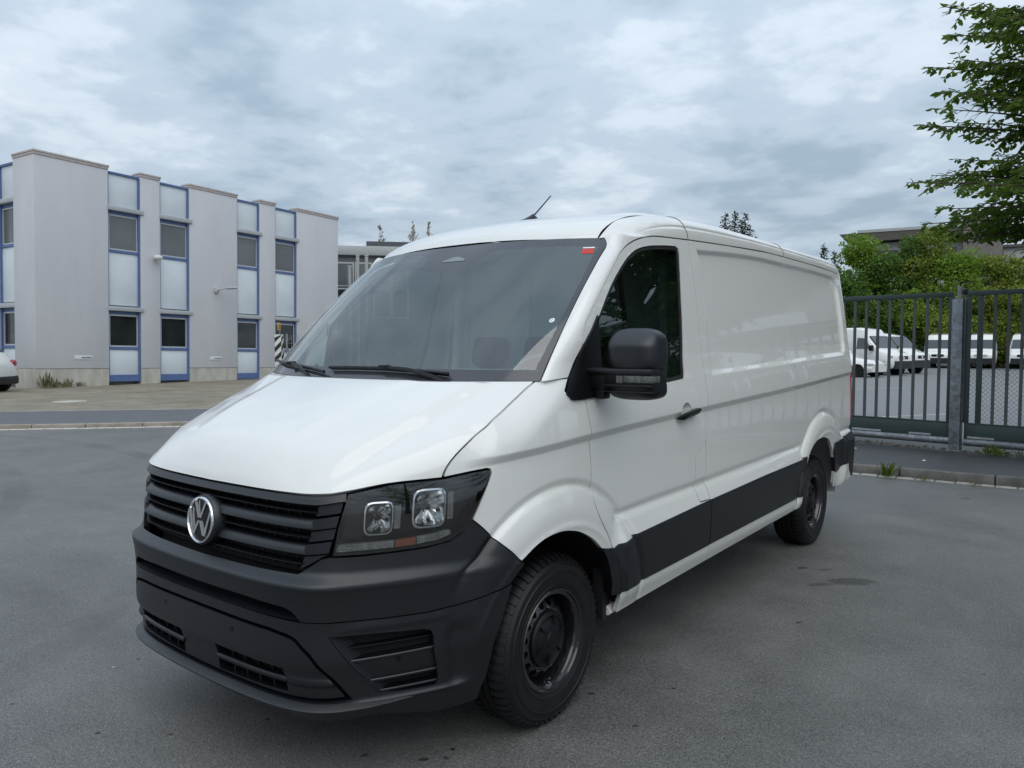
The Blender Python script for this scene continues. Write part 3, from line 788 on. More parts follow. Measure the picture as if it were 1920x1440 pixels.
# fog recess: bottom plate panels and slats
for f in (1, -1):
    mp = (lambda L_: L_) if f > 0 else mir
    panel('fog_panel', mp([(-.985,.468),(-.62,.478),(-.62,.395),(-.87,.388),(-.925,.390)]), Bf(-.022), .02, PLAST, van, mirror=False, gap=0, flange=.02)
    panel('fog_backing', mp([(-1.03,.60),(-.62,.60),(-.62,.33),(-.87,.33)]), Bf(-.049), .04, DARKCAV, van, mirror=False, gap=0, flange=0)
    for (u0, u1, z0, z1, o1, th) in ((-.998,-.635,.520,.525,-.026,.003), (-.975,-.632,.474,.482,-.012,.006), (-.915,-.630,.392,.397,-.012,.006), (-.862,-.630,.350,.352,-.012,.005)):
        us = np.linspace(u0, u1, 14); us = us if f > 0 else (UM-us)[::-1]
        def sec(u, z0=z0, z1=z1, u0=u0, u1=u1, o1=o1, th=th, f=f):
            a = u if f > 0 else UM-u; z = z0+(z1-z0)*(a-u0)/(u1-u0)
            return [(-.048, z-th*.4), (o1, z-th), (o1+.003, z-th*.5), (o1+.003, z+th*.5), (o1, z+th), (-.048, z+th*1.3)]
        mb = MB(); sweep_u(mb, us, sec); mb.obj('fog_slat', PLAST, van)
    # diagonal chamfer on the inner side of the recess
    us = [(-1.018,.574,-.855,.352)]
    q0 = [Bf(0.0)(np.array([u if f > 0 else UM-u]), np.array([z]))[0] for u, z in zip(np.linspace(-1.016,-.853,9), np.linspace(.575,.351,9))]
    q1 = [Bf(-.047)(np.array([u if f > 0 else UM-u]), np.array([z]))[0] for u, z in zip(np.linspace(-.960,-.80,9), np.linspace(.575,.351,9))]
    mb = MB(); mb.add([q for a in zip(q0, q1) for q in a], [(2*i, 2*i+1, 2*i+3, 2*i+2) for i in range(8)]); mb.obj('fog_chamfer', PLAST, van, fixn=False)
# splitter lip
mb = MB(); us = np.linspace(U0, -.60, 44); us = list(UM-us[::-1])+list(us[1:])
def lips(u):
    a = abs(u-U0)+U0; k = 1-float(sm(-.95, -.62, a)); z = .322-.004*k+.0*a
    w = .030*k+.003
    return [(-.02, z-.022), (w-.006, z-.016), (w, z-.010), (w, z-.004), (w-.006, z), (-.03*k, z+.022*k+.002), (-.035, z)]
sweep_u(mb, us, lips); mb.obj('splitter_lip', PLAST, van, smooth=40)
# grille -----------------------------------------------------------------------
back('grille_backing', UM+.99, -.99, .775, 1.055, -.060)
def edge(z): return -1.172+(.062)*(z-.785)/(1.02-.785)     # inner end of the openings
def gbar(z0, z1, o=.004, uend=None, nm='grille_bar'):
    mb = MB(); zc_ = (z0+z1)/2; ue = edge(zc_)+.012 if uend is None else uend
    us = np.linspace(U0, ue, 30); us = list(UM-us[::-1])+list(us[1:]); h = (z1-z0)/2
    sweep_u(mb, us, [(-.058, z0+.004), (o-.020, z0), (o-.004, z0+.002), (o, z0+.007), (o-.002, zc_), (o-.010, z1-.008), (o-.022, z1-.001), (-.058, z1)])
    return mb.obj(nm, PLAST, van, smooth=40)
gbar(.932, .971); gbar(.843, .882)
mb = MB(); us = np.linspace(U0, -1.005, 34); us = list(UM-us[::-1])+list(us[1:])
def topsec(u):
    a = abs(u-U0)+U0; z1 = float(np.interp(a, [U0,-1.41,-1.19,-1.07,-1.005], [1.047,1.048,1.049,1.054,1.064])); z0 = 1.018+.014*float(sm(-1.12,-1.0,a))
    return [(-.058, z0), (.000, z0), (.004, z0+.004), (-.002, (z0+z1)/2), (-.006, z1-.003), (-.010, z1), (-.058, z1)]
sweep_u(mb, us, topsec); mb.obj('grille_top_bar', PLAST, van, smooth=40)
for z in (.995, .907, .814):
    mb = MB(); us = np.linspace(U0, edge(z)+.008, 26); us = list(UM-us[::-1])+list(us[1:])
    sweep_u(mb, us, [(-.050, z-.001), (-.010, z-.0032), (-.005, z-.0022), (-.005, z+.001), (-.010, z+.0024), (-.050, z+.002)])
    mb.obj('grille_slat', PLAST2, van)
for z0, z1 in ((.971,.992),(.998,1.018),(.882,.9035),(.910,.932),(.787,.810),(.817,.843)):
    mb = MB(); 
    for k in range(9):
        for f in (1, -1):
            if k == 0 and f < 0: continue
            a = U0+f*(.062*k)
            sweep_u(mb, [a-.003, a+.003], [(-.058,z0),(-.046,z0),(-.046,z1),(-.058,z1)])
    mb.obj('grille_rib', PLAST2, van, kind='stuff')
# stepped end blocks beside the lamps
for f in (1, -1):
    mp = (lambda L_: L_) if f > 0 else mir
    zz = [(1.016,.978),(.972,.932),(.926,.888),(.884,.844),(.838,.792)]
    for k, (zt_, zb_) in enumerate(zz):
        def eo(z): return float(np.interp(z, [.785,.838,.85,1.03], [-1.158,-1.082,-1.046,-1.006]))
        o_ = [(edge(zb_)+.004, zb_), (eo(zb_+.012)-.006, zb_+.014), (eo(zt_+.012)-.006, zt_+.016), (edge(zt_)+.004, zt_)]
        bar = k in (1, 3)
        panel('grille_end_block', mp(o_), Bf(.002 if bar else -.012), .02, PLAST, van, mirror=False, gap=.0015, flange=.045)
# badge ------------------------------------------------------------------------
bc = np.array([0., -1.012, .902]); tilt = R(6)
bfr = frame(bc, (1, 0, 0), (0, math.sin(tilt), math.cos(tilt)), (0, -math.cos(tilt), math.sin(tilt)))
def disc(prof, n=56):
    mb = MB(); vs = [bfr((r_*math.cos(2*math.pi*k/n), r_*math.sin(2*math.pi*k/n), h)) for r_, h in prof for k in range(n)]
    fs = [(i*n+k, i*n+(k+1) % n, (i+1)*n+(k+1) % n, (i+1)*n+k) for i in range(len(prof)-1) for k in range(n)]
    fs.append(tuple(range((len(prof)-1)*n, len(prof)*n))); mb.add(vs, fs); return mb
RB_ = .0905
badge = disc([(RB_+.012,-.045),(RB_+.010,-.010),(RB_+.004,-.002),(RB_-.004,0),(.03,.001)]).obj('badge', PLAST, van, smooth=35)
mb = MB(); n = 64; prof = [(RB_,-.004),(RB_+.001,.004),(RB_-.002,.009),(RB_-.007,.010),(RB_-.010,.006),(RB_-.0105,.001)]
mb.add([bfr((r_*math.cos(2*math.pi*k/n), r_*math.sin(2*math.pi*k/n), h)) for r_, h in prof for k in range(n)], [(i*n+k, i*n+(k+1) % n, (i+1)*n+(k+1) % n, (i+1)*n+k) for i in range(len(prof)-1) for k in range(n)])
mb.obj('badge_ring', CHROME, badge, smooth=40)
disc([(RB_-.010,.0015),(.05,.004),(.01,.0052)]).obj('badge_face', BLACKGL, badge, smooth=60)
def stroke(mb, a, b, w0, w1):
    a, b = np.array(a)*RB_, np.array(b)*RB_
    hx0, hx1 = w0*RB_/2, w1*RB_/2
    q = [(a[0]-hx0, a[1]), (b[0]-hx1, b[1]), (b[0]+hx1, b[1]), (a[0]+hx0, a[1])]
    if area2(np.array(q)) < 0: q = q[::-1]
    mb.prism(q, lambda u, v: bfr((u, v, .004)), lambda u, v: bfr((u, v, .0095)))
mb = MB(); w = .125
for s in (-1, 1):
    stroke(mb, (s*.400, .80), (s*.070, .10), w, w)           # V
    stroke(mb, (s*.800, .43), (s*.440, -.62), w, w)          # W outer
    stroke(mb, (s*.060, -.03), (s*.375, -.62), w, w)         # W inner
mb.obj('badge_letters', CHROME, badge, smooth=20)
# headlamps --------------------------------------------------------------------
HLo = [(-1.000,1.062),(-.837,1.087),(-.651,1.093),(-.540,1.105),(-.456,1.111),(-.436,1.107),(-.428,1.097),(-.438,1.074),(-.481,1.004),(-.521,.936),(-.556,.898),(-.611,.869),(-.705,.856),(-.822,.851),(-.935,.848),(-1.038,.849),(-1.026,.945)]
def shrink(P_, d): return [tuple(q) for q in inset(resample(P_, .03), d)]
for f in (1, -1):
    mp = (lambda L_: list(L_)) if f > 0 else (lambda L_: mir(L_))
    hl = panel('headlight', mp(HLo), Bf(-.088), .03, HLBLACK, van, mirror=False, gap=.001, flange=.0)
    def sub(nm, o, off, m, h=.02, **k):
        V, Nn, F = panel_data(mp(o), Bf(off), h, **k); return link(nm, mesh_n(nm, V, Nn, F), m, hl)
    sub('lamp_lens', HLo, (lambda u, z: .002+.016*np.clip(1-((z-.965)/.145)**2, 0, 1)*np.clip(1-((np.abs(u-U0)+U0+.74)/.34)**2, 0, 1)**.5), LENS, gap=.002, flange=.002)
    def rsq(uc, zc_, wu, hz): return mp([(uc+wu*1.06*math.cos(a)*(abs(math.cos(a))**5+abs(math.sin(a))**5)**-.2, zc_+hz*1.06*math.sin(a)*(abs(math.cos(a))**5+abs(math.sin(a))**5)**-.2) for a in np.linspace(0, 2*math.pi, 32, endpoint=False)])
    # lamp rim
    sub('lamp_rim', shrink(HLo, .001), -.001, HLBLACK, holes=[shrink(HLo, .007)], gap=0, flange=.085, hole_flange=.085)
    sub('lamp_bezel', [(-1.012,.905),(-.70,.915),(-.56,.955),(-.50,1.03),(-.46,1.085),(-.56,1.075),(-.70,1.05),(-.985,1.03)], -.034, HLBLACK, gap=0, flange=.012, holes=[rsq(-.884,.966,.048,.053), rsq(-.695,.988,.060,.064)])
    def bowl(uc, zc_, wu, hz, dep, nm):
        n = 36; mb = MB(); rows = []
        for rr, o_ in ((1.08,-.030),(1.10,-.016),(1.0,-.014),(.97,-.022),(.86,-.034),(.66,-.052),(.40,-.066),(.16,-.074)):
            row = []
            for k in range(n):
                a = 2*math.pi*k/n; ca, sa = math.cos(a), math.sin(a); p_ = 5.
                q = (abs(ca)**p_+abs(sa)**p_)**(-1/p_)
                q = q if rr > .5 else 1.
                st = 0.004*math.sin(a*9) if .3 < rr < .9 else 0
                u = uc+wu*rr*q*ca; z = zc_+hz*rr*q*sa
                row.append(Bf(o_+st)(np.array([u if f > 0 else UM-u]), np.array([z]))[0])
            rows.append(row)
        m = len(rows)
        mb.add([q for r_ in rows for q in r_], [(i*n+k, i*n+(k+1) % n, (i+1)*n+(k+1) % n, (i+1)*n+k) for i in range(m-1) for k in range(n)]+[tuple(range((m-1)*n, m*n))])
        mb.obj(nm, REFLECTOR, hl, smooth=25)
        mb = MB(); q = [Bf(o_)(np.array([uc if f > 0 else UM-uc]), np.array([zc_]))[0] for o_ in (-.07, -.035)]
        mb.tube(q, [.013, .011], 12).obj('bulb_cap', HLBLACK, hl)
    bowl(-.884, .966, .048, .053, .06, 'reflector')
    bowl(-.695, .988, .060, .064, .07, 'reflector')
    for uu, zz, hh in ((-.814,.966,.042), (-.606,.990,.050)):
        sub('lamp_shroud', [(uu-.012,zz-hh),(uu+.012,zz-hh),(uu+.012,zz+hh),(uu-.012,zz+hh)], -.022, CLEARRIB, gap=0, flange=.01)
    sub('indicator', [(-1.034,.857),(-.822,.860),(-.822,.886),(-1.030,.884)], -.012, CLEARRIB, gap=.001, flange=.02)
    sub('side_marker', [(-.820,.860),(-.742,.862),(-.742,.890),(-.820,.886)], -.012, AMBER, gap=.001, flange=.02)
    sub('indicator', [(-.740,.863),(-.66,.870),(-.60,.886),(-.61,.905),(-.68,.895),(-.740,.891)], -.012, CLEARRIB, gap=.001, flange=.02)
# ---- wheels ------------------------------------------------------------------
def make_wheel(parent, x, y, side, nm='wheel'):
    RT_, W = .352, .232
    w = bpy.data.objects.new(nm, None); COL.objects.link(w); w.parent = parent; w.location = (x, y, RT_-.008)
    w.rotation_euler = (0, 0, 0 if side > 0 else math.pi)
    h = W/2
    prof = [(.206,h-.022),(.212,h-.010),(.222,h-.004),(.232,h-.001),(.236,h+.002),(.240,h-.001),(.262,h+.003),(.284,h+.006),(.287,h+.009),(.291,h+.009),(.294,h+.005),(.312,h+.002),(.316,h+.004),(.320,h+.000),(.328,h-.008),(.338,h-.018),(.345,h-.030),
            (RT_-.003,h-.040),(RT_,h-.055)]
    prof2 = prof+[(RT_,h-.070),(RT_-.009,h-.072),(RT_-.009,h-.080),(RT_,h-.082),(RT_+.001,.006),(RT_-.009,.004),(RT_-.009,-.004),(RT_+.001,-.006),(RT_,-(h-.082)),(RT_-.009,-(h-.080)),(RT_-.009,-(h-.072)),(RT_,-(h-.070))]+[(r_, -hh) for r_, hh in reversed(prof)]
    mb = MB(); mb.lathe(prof2, 96); tyre = mb.obj('tyre', TYRE, w, smooth=25)
    # shoulder tread blocks and sidewall ribs
    mb = MB(); n = 58
    for k in range(n):
        for s in (1, -1):
            a0 = 2*math.pi*(k+(.5 if s < 0 else 0))/n; a1 = a0+2*math.pi/n*.60; sk = .035
            vs = []
            for (r0, hh) in ((RT_-.004,h-.070),(RT_+.0065,h-.068),(RT_+.006,h-.046),(.3490,h-.022),(.336,h-.004),(.328,h-.008)):
                for a in (a0, a1):
                    aa = a+sk*(hh-h)/.05*.5; vs.append((s*hh, r0*math.cos(aa), r0*math.sin(aa)))
            m = len(vs)//2
            mb.add(vs, [(2*i, 2*i+1, 2*i+3, 2*i+2) for i in range(m-1)]+[tuple(range(0, 2*m, 2)), tuple(range(1, 2*m, 2))])
    mb.obj('tread_block', TYRE, w, smooth=20, kind='stuff')
    mb = MB()
    for k in range(72):
        for s0, rr in ((0, (.024, .075)), (.5, (.09, .140))):
            a0 = 2*math.pi*(k+s0)/72; a1 = a0+2*math.pi/72*.80
            vs = [(hh, RT_*1.003*math.cos(a), RT_*1.003*math.sin(a)) for hh in (-h+.05+.02*s0, 0) for a in (a0, a1)]
    # rim
    mb = MB()
    mb.lathe([(.205,h-.026),(.214,h-.012),(.217,h-.006),(.213,h-.002),(.206,h-.004),(.203,h-.012),(.190,h-.018),(.184,h-.030),(.181,h-.070),(.178,h-.095)], 72)
    rim = mb.obj('rim', STEELBLK, w, smooth=30)
    # disc with sixteen ventilation holes
    n = 16; mb = MB(); dx = h-.048
    def pol(r_, a, x_): return (x_, r_*math.cos(a), r_*math.sin(a))
    def dxr(r_): return float(np.interp(r_, [.085,.118,.128,.145,.160,.176,.182], [dx-.010,dx+.006,dx+.008,dx+.000,dx-.012,dx-.030,dx-.040]))
    rc, rh = .1475, .0155
    for k in range(n):
        a0 = 2*math.pi*k/n; a1 = 2*math.pi*(k+1)/n; ac = (a0+a1)/2; m = 12
        hole = [(rc+rh*math.sin(t), ac+rh*math.cos(t)/rc) for t in np.linspace(0, 2*math.pi, m, endpoint=False)]
        # outer box points matching hole points radially
        outer = []
        for (r_, a) in hole:
            dr, da = r_-rc, (a-ac)*rc; sx = .0295; k_ = min(sx/abs(da) if abs(da) > 1e-6 else 99, (.021)/abs(dr) if abs(dr) > 1e-6 else 99)
            outer.append((rc+dr*k_, ac+da*k_/rc*(math.pi/n*rc/sx)))
        vs = [pol(r_, a, dxr(r_)) for r_, a in hole]+[pol(r_, a, dxr(r_)) for r_, a in outer]+[pol(r_, a, dxr(r_)-.012) for r_, a in hole]
        mb.add(vs, [(i, (i+1) % m, m+(i+1) % m, m+i) for i in range(m)]+[(i, 2*m+i, 2*m+(i+1) % m, (i+1) % m) for i in range(m)])
    for r0, r1 in (((.085,.118)), ((.118,.1265)), ((.1685,.182))):
        vs = [pol(r_, 2*math.pi*k/96, dxr(r_)) for r_ in (r0, r1) for k in range(96)]
        mb.add(vs, [(k, (k+1) % 96, 96+(k+1) % 96, 96+k) for k in range(96)])
    mb.obj('wheel_disc', STEELBLK, w, smooth=35)
    mb = MB(); mb.lathe([(.118,dx+.002),(.117,dx+.016),(.112,dx+.022),(.100,dx+.026),(.090,dx+.020),(.086,dx+.021),(.072,dx+.030),(.045,dx+.036),(.036,dx+.035),(.034,dx+.038),(.001,dx+.040)], 48)
    for k in range(6):
        a = 2*math.pi*k/6+.3
        fr = frame((dx+.028, .082*math.cos(a), .082*math.sin(a)), (1,0,0), (0,math.cos(a),math.sin(a)), (0,-math.sin(a),math.cos(a)))
        mb.box((-.006,-.022,-.003), (.008,.020,.003), fr)
    mb.obj('hub_cap', PLAST2, w, smooth=35)
    mb = MB(); mb.tube([(h-.05,.0,-.178),(h-.022,.0,-.165)], .004, 6)
    mb.box((h-.024,-.035,-.190),(h-.008,-.010,-.176)); mb.obj('valve', CHROME, w)
    mb = MB(); mb.lathe([(.001,-.02),(.15,-.02),(.15,-.045),(.001,-.045)], 40); mb.obj('brake_disc', mat('brake_steel',(.08,.075,.07),.5,.7), w)
    return w
XW = .847
make_wheel(van, XW, 0, 1); make_wheel(van, -XW, 0, -1); make_wheel(van, XW-.006, 3.64, 1); make_wheel(van, -XW+.006, 3.64, -1)
# ---- wheel houses, underbody ----------------------------------------------------
def liner(uc, zc_, r_, x0, x1, m, a0, a1):
    for s in (1, -1):
        mb = MB(); n = 22; an = np.linspace(a0, a1, n)
        vs = [(s*x, uc+r_*math.cos(a), zc_+r_*math.sin(a)) for x in (x0, x1) for a in an]
        fs = [(i, i+1, n+i+1, n+i) for i in range(n-1)]
        vs += [(s*x0, uc, zc_)]; fs += [(i, i+1, 2*n) for i in range(n-1)]
        mb.add(vs, fs); mb.obj('wheel_house', m, van, smooth=40, fixn=False)
liner(.03, .33, .470, .60, .965, DARKCAV, R(4), R(150))
liner(3.66, .36, .525, .60, .965, mat('wheelhouse_paint', (.45,.46,.46), .5), R(-3), R(158))
mb = MB(); mb.box((-.60,-.86,.26),(.60,-.60,.34)); mb.box((-.62,-.6,.22),(.62,.9,.42)); mb.box((-.80,.50,.235),(.80,3.1,.44)); mb.box((-.93,.47,.37),(.93,3.12,.44)); mb.box((-.62,3.0,.24),(.62,4.5,.42))
mb.obj('underbody', DARKCAV, van, fixn=False)
mb = MB(); mb.tube([(-.75,0,.345),(.75,0,.345)], .05, 10); mb.tube([(-.75,3.64,.345),(.75,3.64,.345)], .055, 10); mb.obj('axle', RUBBER, van)
for s in (1, -1):   # sill rail under the doors, with its bright lower edge
    mb = MB(); pr = [(.958,.372),(.972,.352),(.975,.338),(.968,.330),(.955,.330),(.90,.335),(.90,.372)]
    ys = [.43,1.0,1.43,2.2,3.10]; 
    vs = [(s*x*.999, y, z+(.033*(y-.43)/2.7)) for y in ys for x, z in pr]; n = len(pr)
    mb.add(vs, [(i*n+k, i*n+(k+1) % n, (i+1)*n+(k+1) % n, (i+1)*n+k) for i in range(len(ys)-1) for k in range(n)]+[tuple(range(n)), tuple(range(4*n, 5*n))])
    mb.obj('sill', PAINT, van, smooth=40)
    for k, yy in ((1, .40), ):
        mb = MB(); mb.box((.90,.40,.315),(.955,.46,.55)); 
        if s < 0: mb.v = [(-a, b, c) for a, b, c in mb.v]
        mb.obj('mud_flap', RUBBER, van)
# ---- door mirrors ---------------------------------------------------------------
def superbox(c, hw, hd, hh, e=3.2, n=40, m=22, fr=None, cut=None):
    """rounded box centred at c, half sizes hw (x) hd (y) hh (z)"""
    vs = []; fs = []
    for j in range(m+1):
        ph = -math.pi/2+math.pi*j/m
        for k in range(n):
            th = 2*math.pi*k/n
            x, y, z = math.cos(ph)*math.cos(th), math.cos(ph)*math.sin(th), math.sin(ph)
            q = (abs(x)**e+abs(y)**e+abs(z)**e)**(-1/e)
            vs.append((x*q, y*q, z*q))
    vs = [cut(v) if cut else v for v in vs]
    vs = [(c[0]+v[0]*hw, c[1]+v[1]*hd, c[2]+v[2]*hh) for v in vs]
    fs = [(j*n+k, j*n+(k+1) % n, (j+1)*n+(k+1) % n, (j+1)*n+k) for j in range(m) for k in range(n)]
    return vs, fs
for s in (1, -1):
    mr = bpy.data.objects.new('door_mirror', None); COL.objects.link(mr); mr.parent = van; mr.location = (s*.985, .31, 1.470)
    if s < 0: mr.rotation_euler = (0, 0, R(-66))          # far mirror is folded back against the door
    X0 = .19
    def add(mb, nm, m, smooth=40):
        if s < 0: mb.v = [(-a, b, c) for a, b, c in mb.v]
        return mb.obj(nm, m, mr, smooth=smooth)
    def cut_up(v):
        x, y, z = v; zz = max(z, 0)
        if y > .5: y = .5+(y-.5)*.2
        # sloping shoulder above the front face
        yf = y
        if y < 0 and z > .28: yf = y*(1-.62*min(1, (z-.28)/.72)**1.1)
        return (x*(1-.13*zz**3)-.05*zz**2, yf, z)
    def cut_lo(v):
        x, y, z = v; zz = max(-z, 0)
        if y > .5: y = .5+(y-.5)*.2
        return (x*(1-.10*zz**3)+.01*zz, y*(1-.35*zz**2) if y < 0 else y, z)
    vs, fs = superbox((X0, 0, .080), .118, .098, .100, 3.8, 48, 30, cut=cut_up); mb = MB(); mb.add(vs, fs); add(mb, 'mirror_cap', PLAST, 32)
    vs, fs = superbox((X0+.001, 0, -.075), .117, .090, .050, 3.6, 48, 20, cut=cut_lo); mb = MB(); mb.add(vs, fs); add(mb, 'mirror_lower_shell', PLAST2, 50)
    mb = MB(); mb.box((X0-.115,-.090,-.075),(X0+.115,.05,.01), bev=.014); add(mb, 'mirror_body', PLAST2)
    mb = MB(); mb.box((X0-.205,-.100,-.014),(X0+.114,-.02,.010), bev=.007); add(mb, 'mirror_band', PLAST)
    mb = MB(); mb.box((X0-.052,-.0945,-.052),(X0-.022,-.06,-.020), bev=.003); add(mb, 'mirror_indicator', CLEARRIB)
    mb = MB(); mb.box((X0-.019,-.0965,-.050),(X0+.118,-.02,-.018), bev=.008); add(mb, 'mirror_indicator', CLEARRIB)
    mb = MB(); mb.box((X0-.122,-.0935,-.064),(X0+.115,-.03,-.058), bev=.002); mb.box((X0-.118,-.092,-.089),(X0+.113,-.03,-.085), bev=.0015); add(mb, 'mirror_rib', PLAST)
    mb = MB(); mb.box((X0-.225,-.080,-.085),(X0-.09,.01,.004), bev=.016); add(mb, 'mirror_arm', PLAST2)
    mb = MB(); mb.box((X0-.175,-.070,-.125),(X0-.125,-.01,-.070), bev=.01); add(mb, 'mirror_hinge', PLAST2)
    mb = MB(); mb.box((X0-.10,.050,-.0),(X0+.10,.056,.150)); add(mb, 'mirror_glass', MIRRORG)
# ---- wipers, antenna --------------------------------------------------------------
def wpt(a, v, off): return Vector(WS(off)(np.array([a]), np.array([v]))[0])
def wiper(pts, arm, nm='wiper'):
    mb = MB(); P_ = [wpt(a, v, .022) for a, v in pts]; Q_ = [wpt(a, v, .004) for a, v in pts]
    mb.tube(P_, .0075, 6); 
    mb.add([q for pr in zip(P_, Q_) for q in pr], [(2*i, 2*i+1, 2*i+3, 2*i+2) for i in range(len(pts)-1)])
    o = mb.obj(nm, PLAST2, van, fixn=False)
    mb = MB(); mb.tube([wpt(a, v, o_) for a, v, o_ in arm], [.010]*(len(arm)-1)+[.007], 6); mb.obj('wiper_arm', PLAST2, o)
    q = wpt(arm[-1][0], arm[-1][1], .026); mb = MB(); mb.box((q.x-.03, q.y-.012, q.z-.008), (q.x+.03, q.y+.012, q.z+.012), bev=.004); mb.obj('wiper_clip', PLAST2, o)
wiper([(-.22,.034),(.0,.038),(.2,.037),(.4,.028),(.60,.013)], [(.62,-.03,.012),(.52,.0,.020),(.36,.026,.030),(.20,.037,.030)])
wiper([(-.99,.066),(-.80,.055),(-.60,.044),(-.40,.028),(-.24,.006)], [(-.34,-.03,.012),(-.42,.0,.020),(-.50,.03,.030),(-.62,.046,.030)])
ay = 1.12; az = float(roofz(np.array([0.]), np.array([ay]))[0])
mb = MB()
rows = []
for t in np.linspace(0, 1, 8):
    y = ay-.10+.15*t; hw_ = .030*math.sin(math.pi*min(1, .25+.75*t)*.62+.25); hh = .006+.042*t**1.5
    if t == 1: hh *= .6
    z0 = float(roofz(np.array([0.]), np.array([y]))[0])-.004
    rows.append([(-hw_, y, z0), (-hw_*.7, y, z0+hh*.6), (0, y, z0+hh), (hw_*.7, y, z0+hh*.6), (hw_, y, z0)])
mb.add([q for r_ in rows for q in r_], [(i*5+k, i*5+k+1, (i+1)*5+k+1, (i+1)*5+k) for i in range(7) for k in range(4)]+[(35,36,37,38,39),(0,1,2,3,4)])
ant = mb.obj('antenna', PLAST2, van, smooth=50)
mb = MB(); mb.tube([(0, ay+.035, az+.030), (0, ay+.060, az+.048), (0, ay+.215, az+.175)], [.006, .0045, .0035], 6); mb.obj('antenna_rod', PLAST2, ant)
# ---- cabin ------------------------------------------------------------------------
mb = MB(); mb.box((-.86,.53,.60),(.86,1.44,.68)); mb.obj('cab_floor', CABIN, van)
mb = MB()   # dashboard: loft across the cab
pr = [(-.14,1.40),(.02,1.425),(.25,1.435),(.42,1.42),(.50,1.38),(.52,1.28),(.48,1.10),(.45,.95),(-.1,.95)]
xs = np.linspace(-.90, .90, 19); 
vs = [(x, y+.08*(abs(x)/.9)**2-(.04 if abs(x-.42) < .22 else 0), z-(0 if y < .3 else .02*(abs(x) > .75))+(.030 if (abs(x-.42) < .24 and .2 < y < .47) else 0)) for x in xs for y, z in pr]; n = len(pr)
mb.add(vs, [(i*n+k, i*n+(k+1) % n, (i+1)*n+(k+1) % n, (i+1)*n+k) for i in range(18) for k in range(n)]); mb.obj('dashboard', CABIN, van, smooth=40)
mb = MB(); c = Vector((.44, .56, 1.36)); ax1 = Vector((1, 0, 0)); ax2 = Vector((0, .50, .86))
mb.tube([c+ax1*.19*math.cos(a)+ax2*.19*math.sin(a) for a in np.linspace(0, 2*math.pi, 37)], .016, 8, cap=False)
mb.tube([c-ax1*.18, c, c+ax1*.18], .018, 6); mb.tube([c, c-ax2*.18], .018, 6); mb.tube([c, c+Vector((0,-.22,.10))*-1*-.6], .03, 8); mb.obj('steering_wheel', CABIN, van, smooth=40)
def seat(x0, x1, par=van):
    o = bpy.data.objects.new('cab_seat', None); COL.objects.link(o); o.parent = par; o.location = ((x0+x1)/2, .98, .50)
    w_ = (x1-x0)/2
    mb = MB(); mb.box((-w_,-.27,.16),(w_,.27,.34), bev=.04); mb.obj('seat_cushion', SEAT, o)
    fr = frame((0,.22,.30), (1,0,0), (0,.97,-.22), (0,.22,.97)); mb = MB(); mb.box((-w_+.01,-.06,0),(w_-.01,.09,.62), fr, bev=.045); mb.obj('seat_back', SEAT, o)
    for hx in ([0] if x1-x0 < .6 else [-w_/2, w_/2]):
        mb = MB(); mb.box((hx-.13,-.03,.66),(hx+.13,.07,.86), fr, bev=.035); mb.tube([fr((hx-.05,.02,.60)), fr((hx-.05,.02,.70))], .007, 6); mb.tube([fr((hx+.05,.02,.60)), fr((hx+.05,.02,.70))], .007, 6); mb.obj('head_rest', SEAT, o)
    mb = MB(); mb.box((-w_+.05,-.2,.05),(w_-.05,.2,.16)); mb.obj('seat_base', CABIN, o)
seat(.22, .72); seat(-.75, .12)
# bulkhead behind the seats with its pressed frame
mb = MB(); mb.box((-.85,1.46,.42),(.85,1.475,2.10)); mb.box((-.30,1.43,1.28),(-.24,1.46,2.05), bev=.01); mb.box((-.30,1.43,1.28),(.84,1.46,1.33), bev=.01); mb.box((-.84,1.43,1.28),(-.78,1.46,2.05), bev=.01)
mb.obj('bulkhead', CABINLT, van)
mb = MB(); mb.box((-.75,.72,2.08),(.75,1.44,2.10)); mb.obj('headliner', CABINLT, van)
for s in (1, -1):   # door inner trims and pillar trims
    mb = MB(); mb.box((.89,.47,.80),(.905,1.40,1.36))
    if s < 0: mb.v = [(-a, b, c) for a, b, c in mb.v]
    mb.obj('door_lining', CABIN, van)
    mb = MB(); mb.tube([(s*.80,1.33,1.36),(s*.76,1.34,2.05)], .03, 8); mb.obj('belt_pillar', CABINLT, van)
